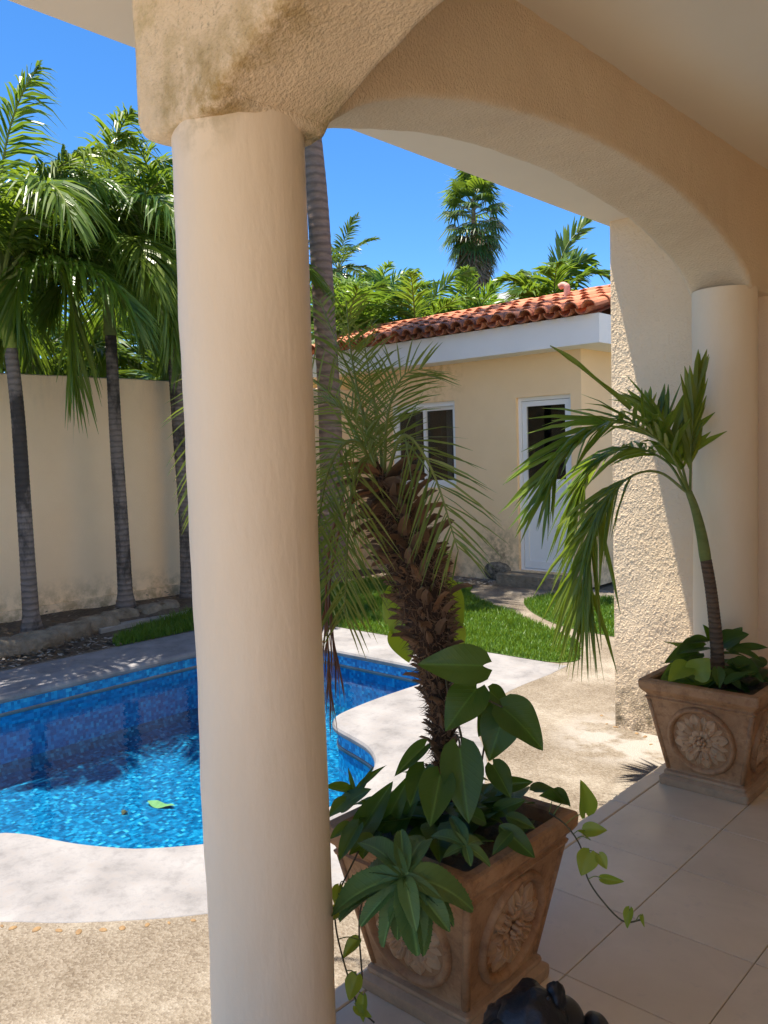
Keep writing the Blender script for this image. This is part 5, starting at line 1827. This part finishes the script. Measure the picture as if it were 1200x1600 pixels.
for i in range(34):
    x, y = P2 + rgl.uniform(-0.19, 0.19, 2)
    a = rgl.uniform(0, 6.28)
    L = rgl.uniform(0.08, 0.15)
    b = np.array([x, y, 0.45 + rgl.uniform(0, 0.08)])
    put_leaf((HEART + OVAL)[i % 5], b, b + np.array([math.cos(a) * L, math.sin(a) * L, rgl.uniform(0.0, 0.09)]), (0, 0, 1), fpn, 'leaf', 0.9)

# ---- small clay pot by the guest house wall
cpw = np.array(at_y(692, 905, 8.38))
cpw[2] = GZ
cpt = empty('clay_pot', cpw, 'small plain clay pot standing against the guest house wall', 'pot')
a = np.linspace(0, 2 * np.pi, 20, endpoint=False)
mb = MB()
loft(mb, [np.c_[np.cos(a) * r, np.sin(a) * r, np.full(20, z)] + cpw for r, z in ((0.07, 0), (0.105, 0.18), (0.118, 0.182), (0.118, 0.225), (0.105, 0.225), (0.10, 0.2))], True, True)
mb.build('body', M['clay'], cpt, smooth=False)
cpl = empty('potted_shrub', cpw + [0, 0, 0.2], 'little green leafy plant growing in the small clay pot', 'plant')
for i in range(26):
    a_ = i * 2.4
    b = cpw + [0, 0, 0.2 + 0.1 * (i / 26)]
    put_leaf((LIME + HEART)[i % 5], b, b + np.array([math.cos(a_) * 0.11, math.sin(a_) * 0.11, 0.05 + 0.08 * (i / 26)]), (0, 0, 1), cpl, 'leaf', 0.9)

# ---- black animal ornament on the tiles beside the near planter
ow = at_z(850, 1612, 0.0)
orn = empty('animal_ornament', (ow[0], ow[1], 0.0), 'black animal shaped ornament lying on the tiles against the near planter', 'ornament')


def lump(name, px, py, d, size, mat, seed, amp=0.2, n=18):
    c = at_depth(px, py, d)
    u = np.linspace(0, np.pi, n)
    v = np.linspace(0, 2 * np.pi, 2 * n, endpoint=False)
    A, B_ = np.meshgrid(u, v, indexing='ij')
    Dd = np.sin(A)[..., None] * np.cos(B_)[..., None] * R_ * size[0] + np.sin(A)[..., None] * np.sin(B_)[..., None] * F_ * size[2] + np.cos(A)[..., None] * U_ * size[1]
    D1_ = np.stack([np.sin(A) * np.cos(B_), np.sin(A) * np.sin(B_), np.cos(A)], -1).reshape(-1, 3)
    k = 1 + amp * (vnoise(D1_, 2.2, seed) + 0.5 * vnoise(D1_, 6, seed + 2)).reshape(A.shape)
    P = c + Dd * k[..., None]
    P = np.concatenate([P, P[:, :1]], 1)
    P[..., 2] = np.maximum(P[..., 2], 0.002)
    return MB().grid(P, flip=True).build(name, mat, orn, smooth=True)


lump('head', 832, 1602, 1.86, (0.085, 0.083, 0.09), M['black'], 4, 0.35)
lump('ear', 868, 1556, 1.86, (0.022, 0.030, 0.03), M['black'], 7, 0.3)
lump('shoulder', 798, 1630, 1.84, (0.075, 0.07, 0.09), M['black'], 5, 0.3)
lump('haunch', 882, 1588, 1.90, (0.043, 0.037, 0.06), M['bsmooth'], 6, 0.05)
lump('paw', 932, 1606, 1.90, (0.030, 0.026, 0.05), M['bsmooth'], 8, 0.05)
lump('eye', 857, 1560, 1.775, (0.004, 0.004, 0.004), M['bsmooth'], 8, 0.0, 8)
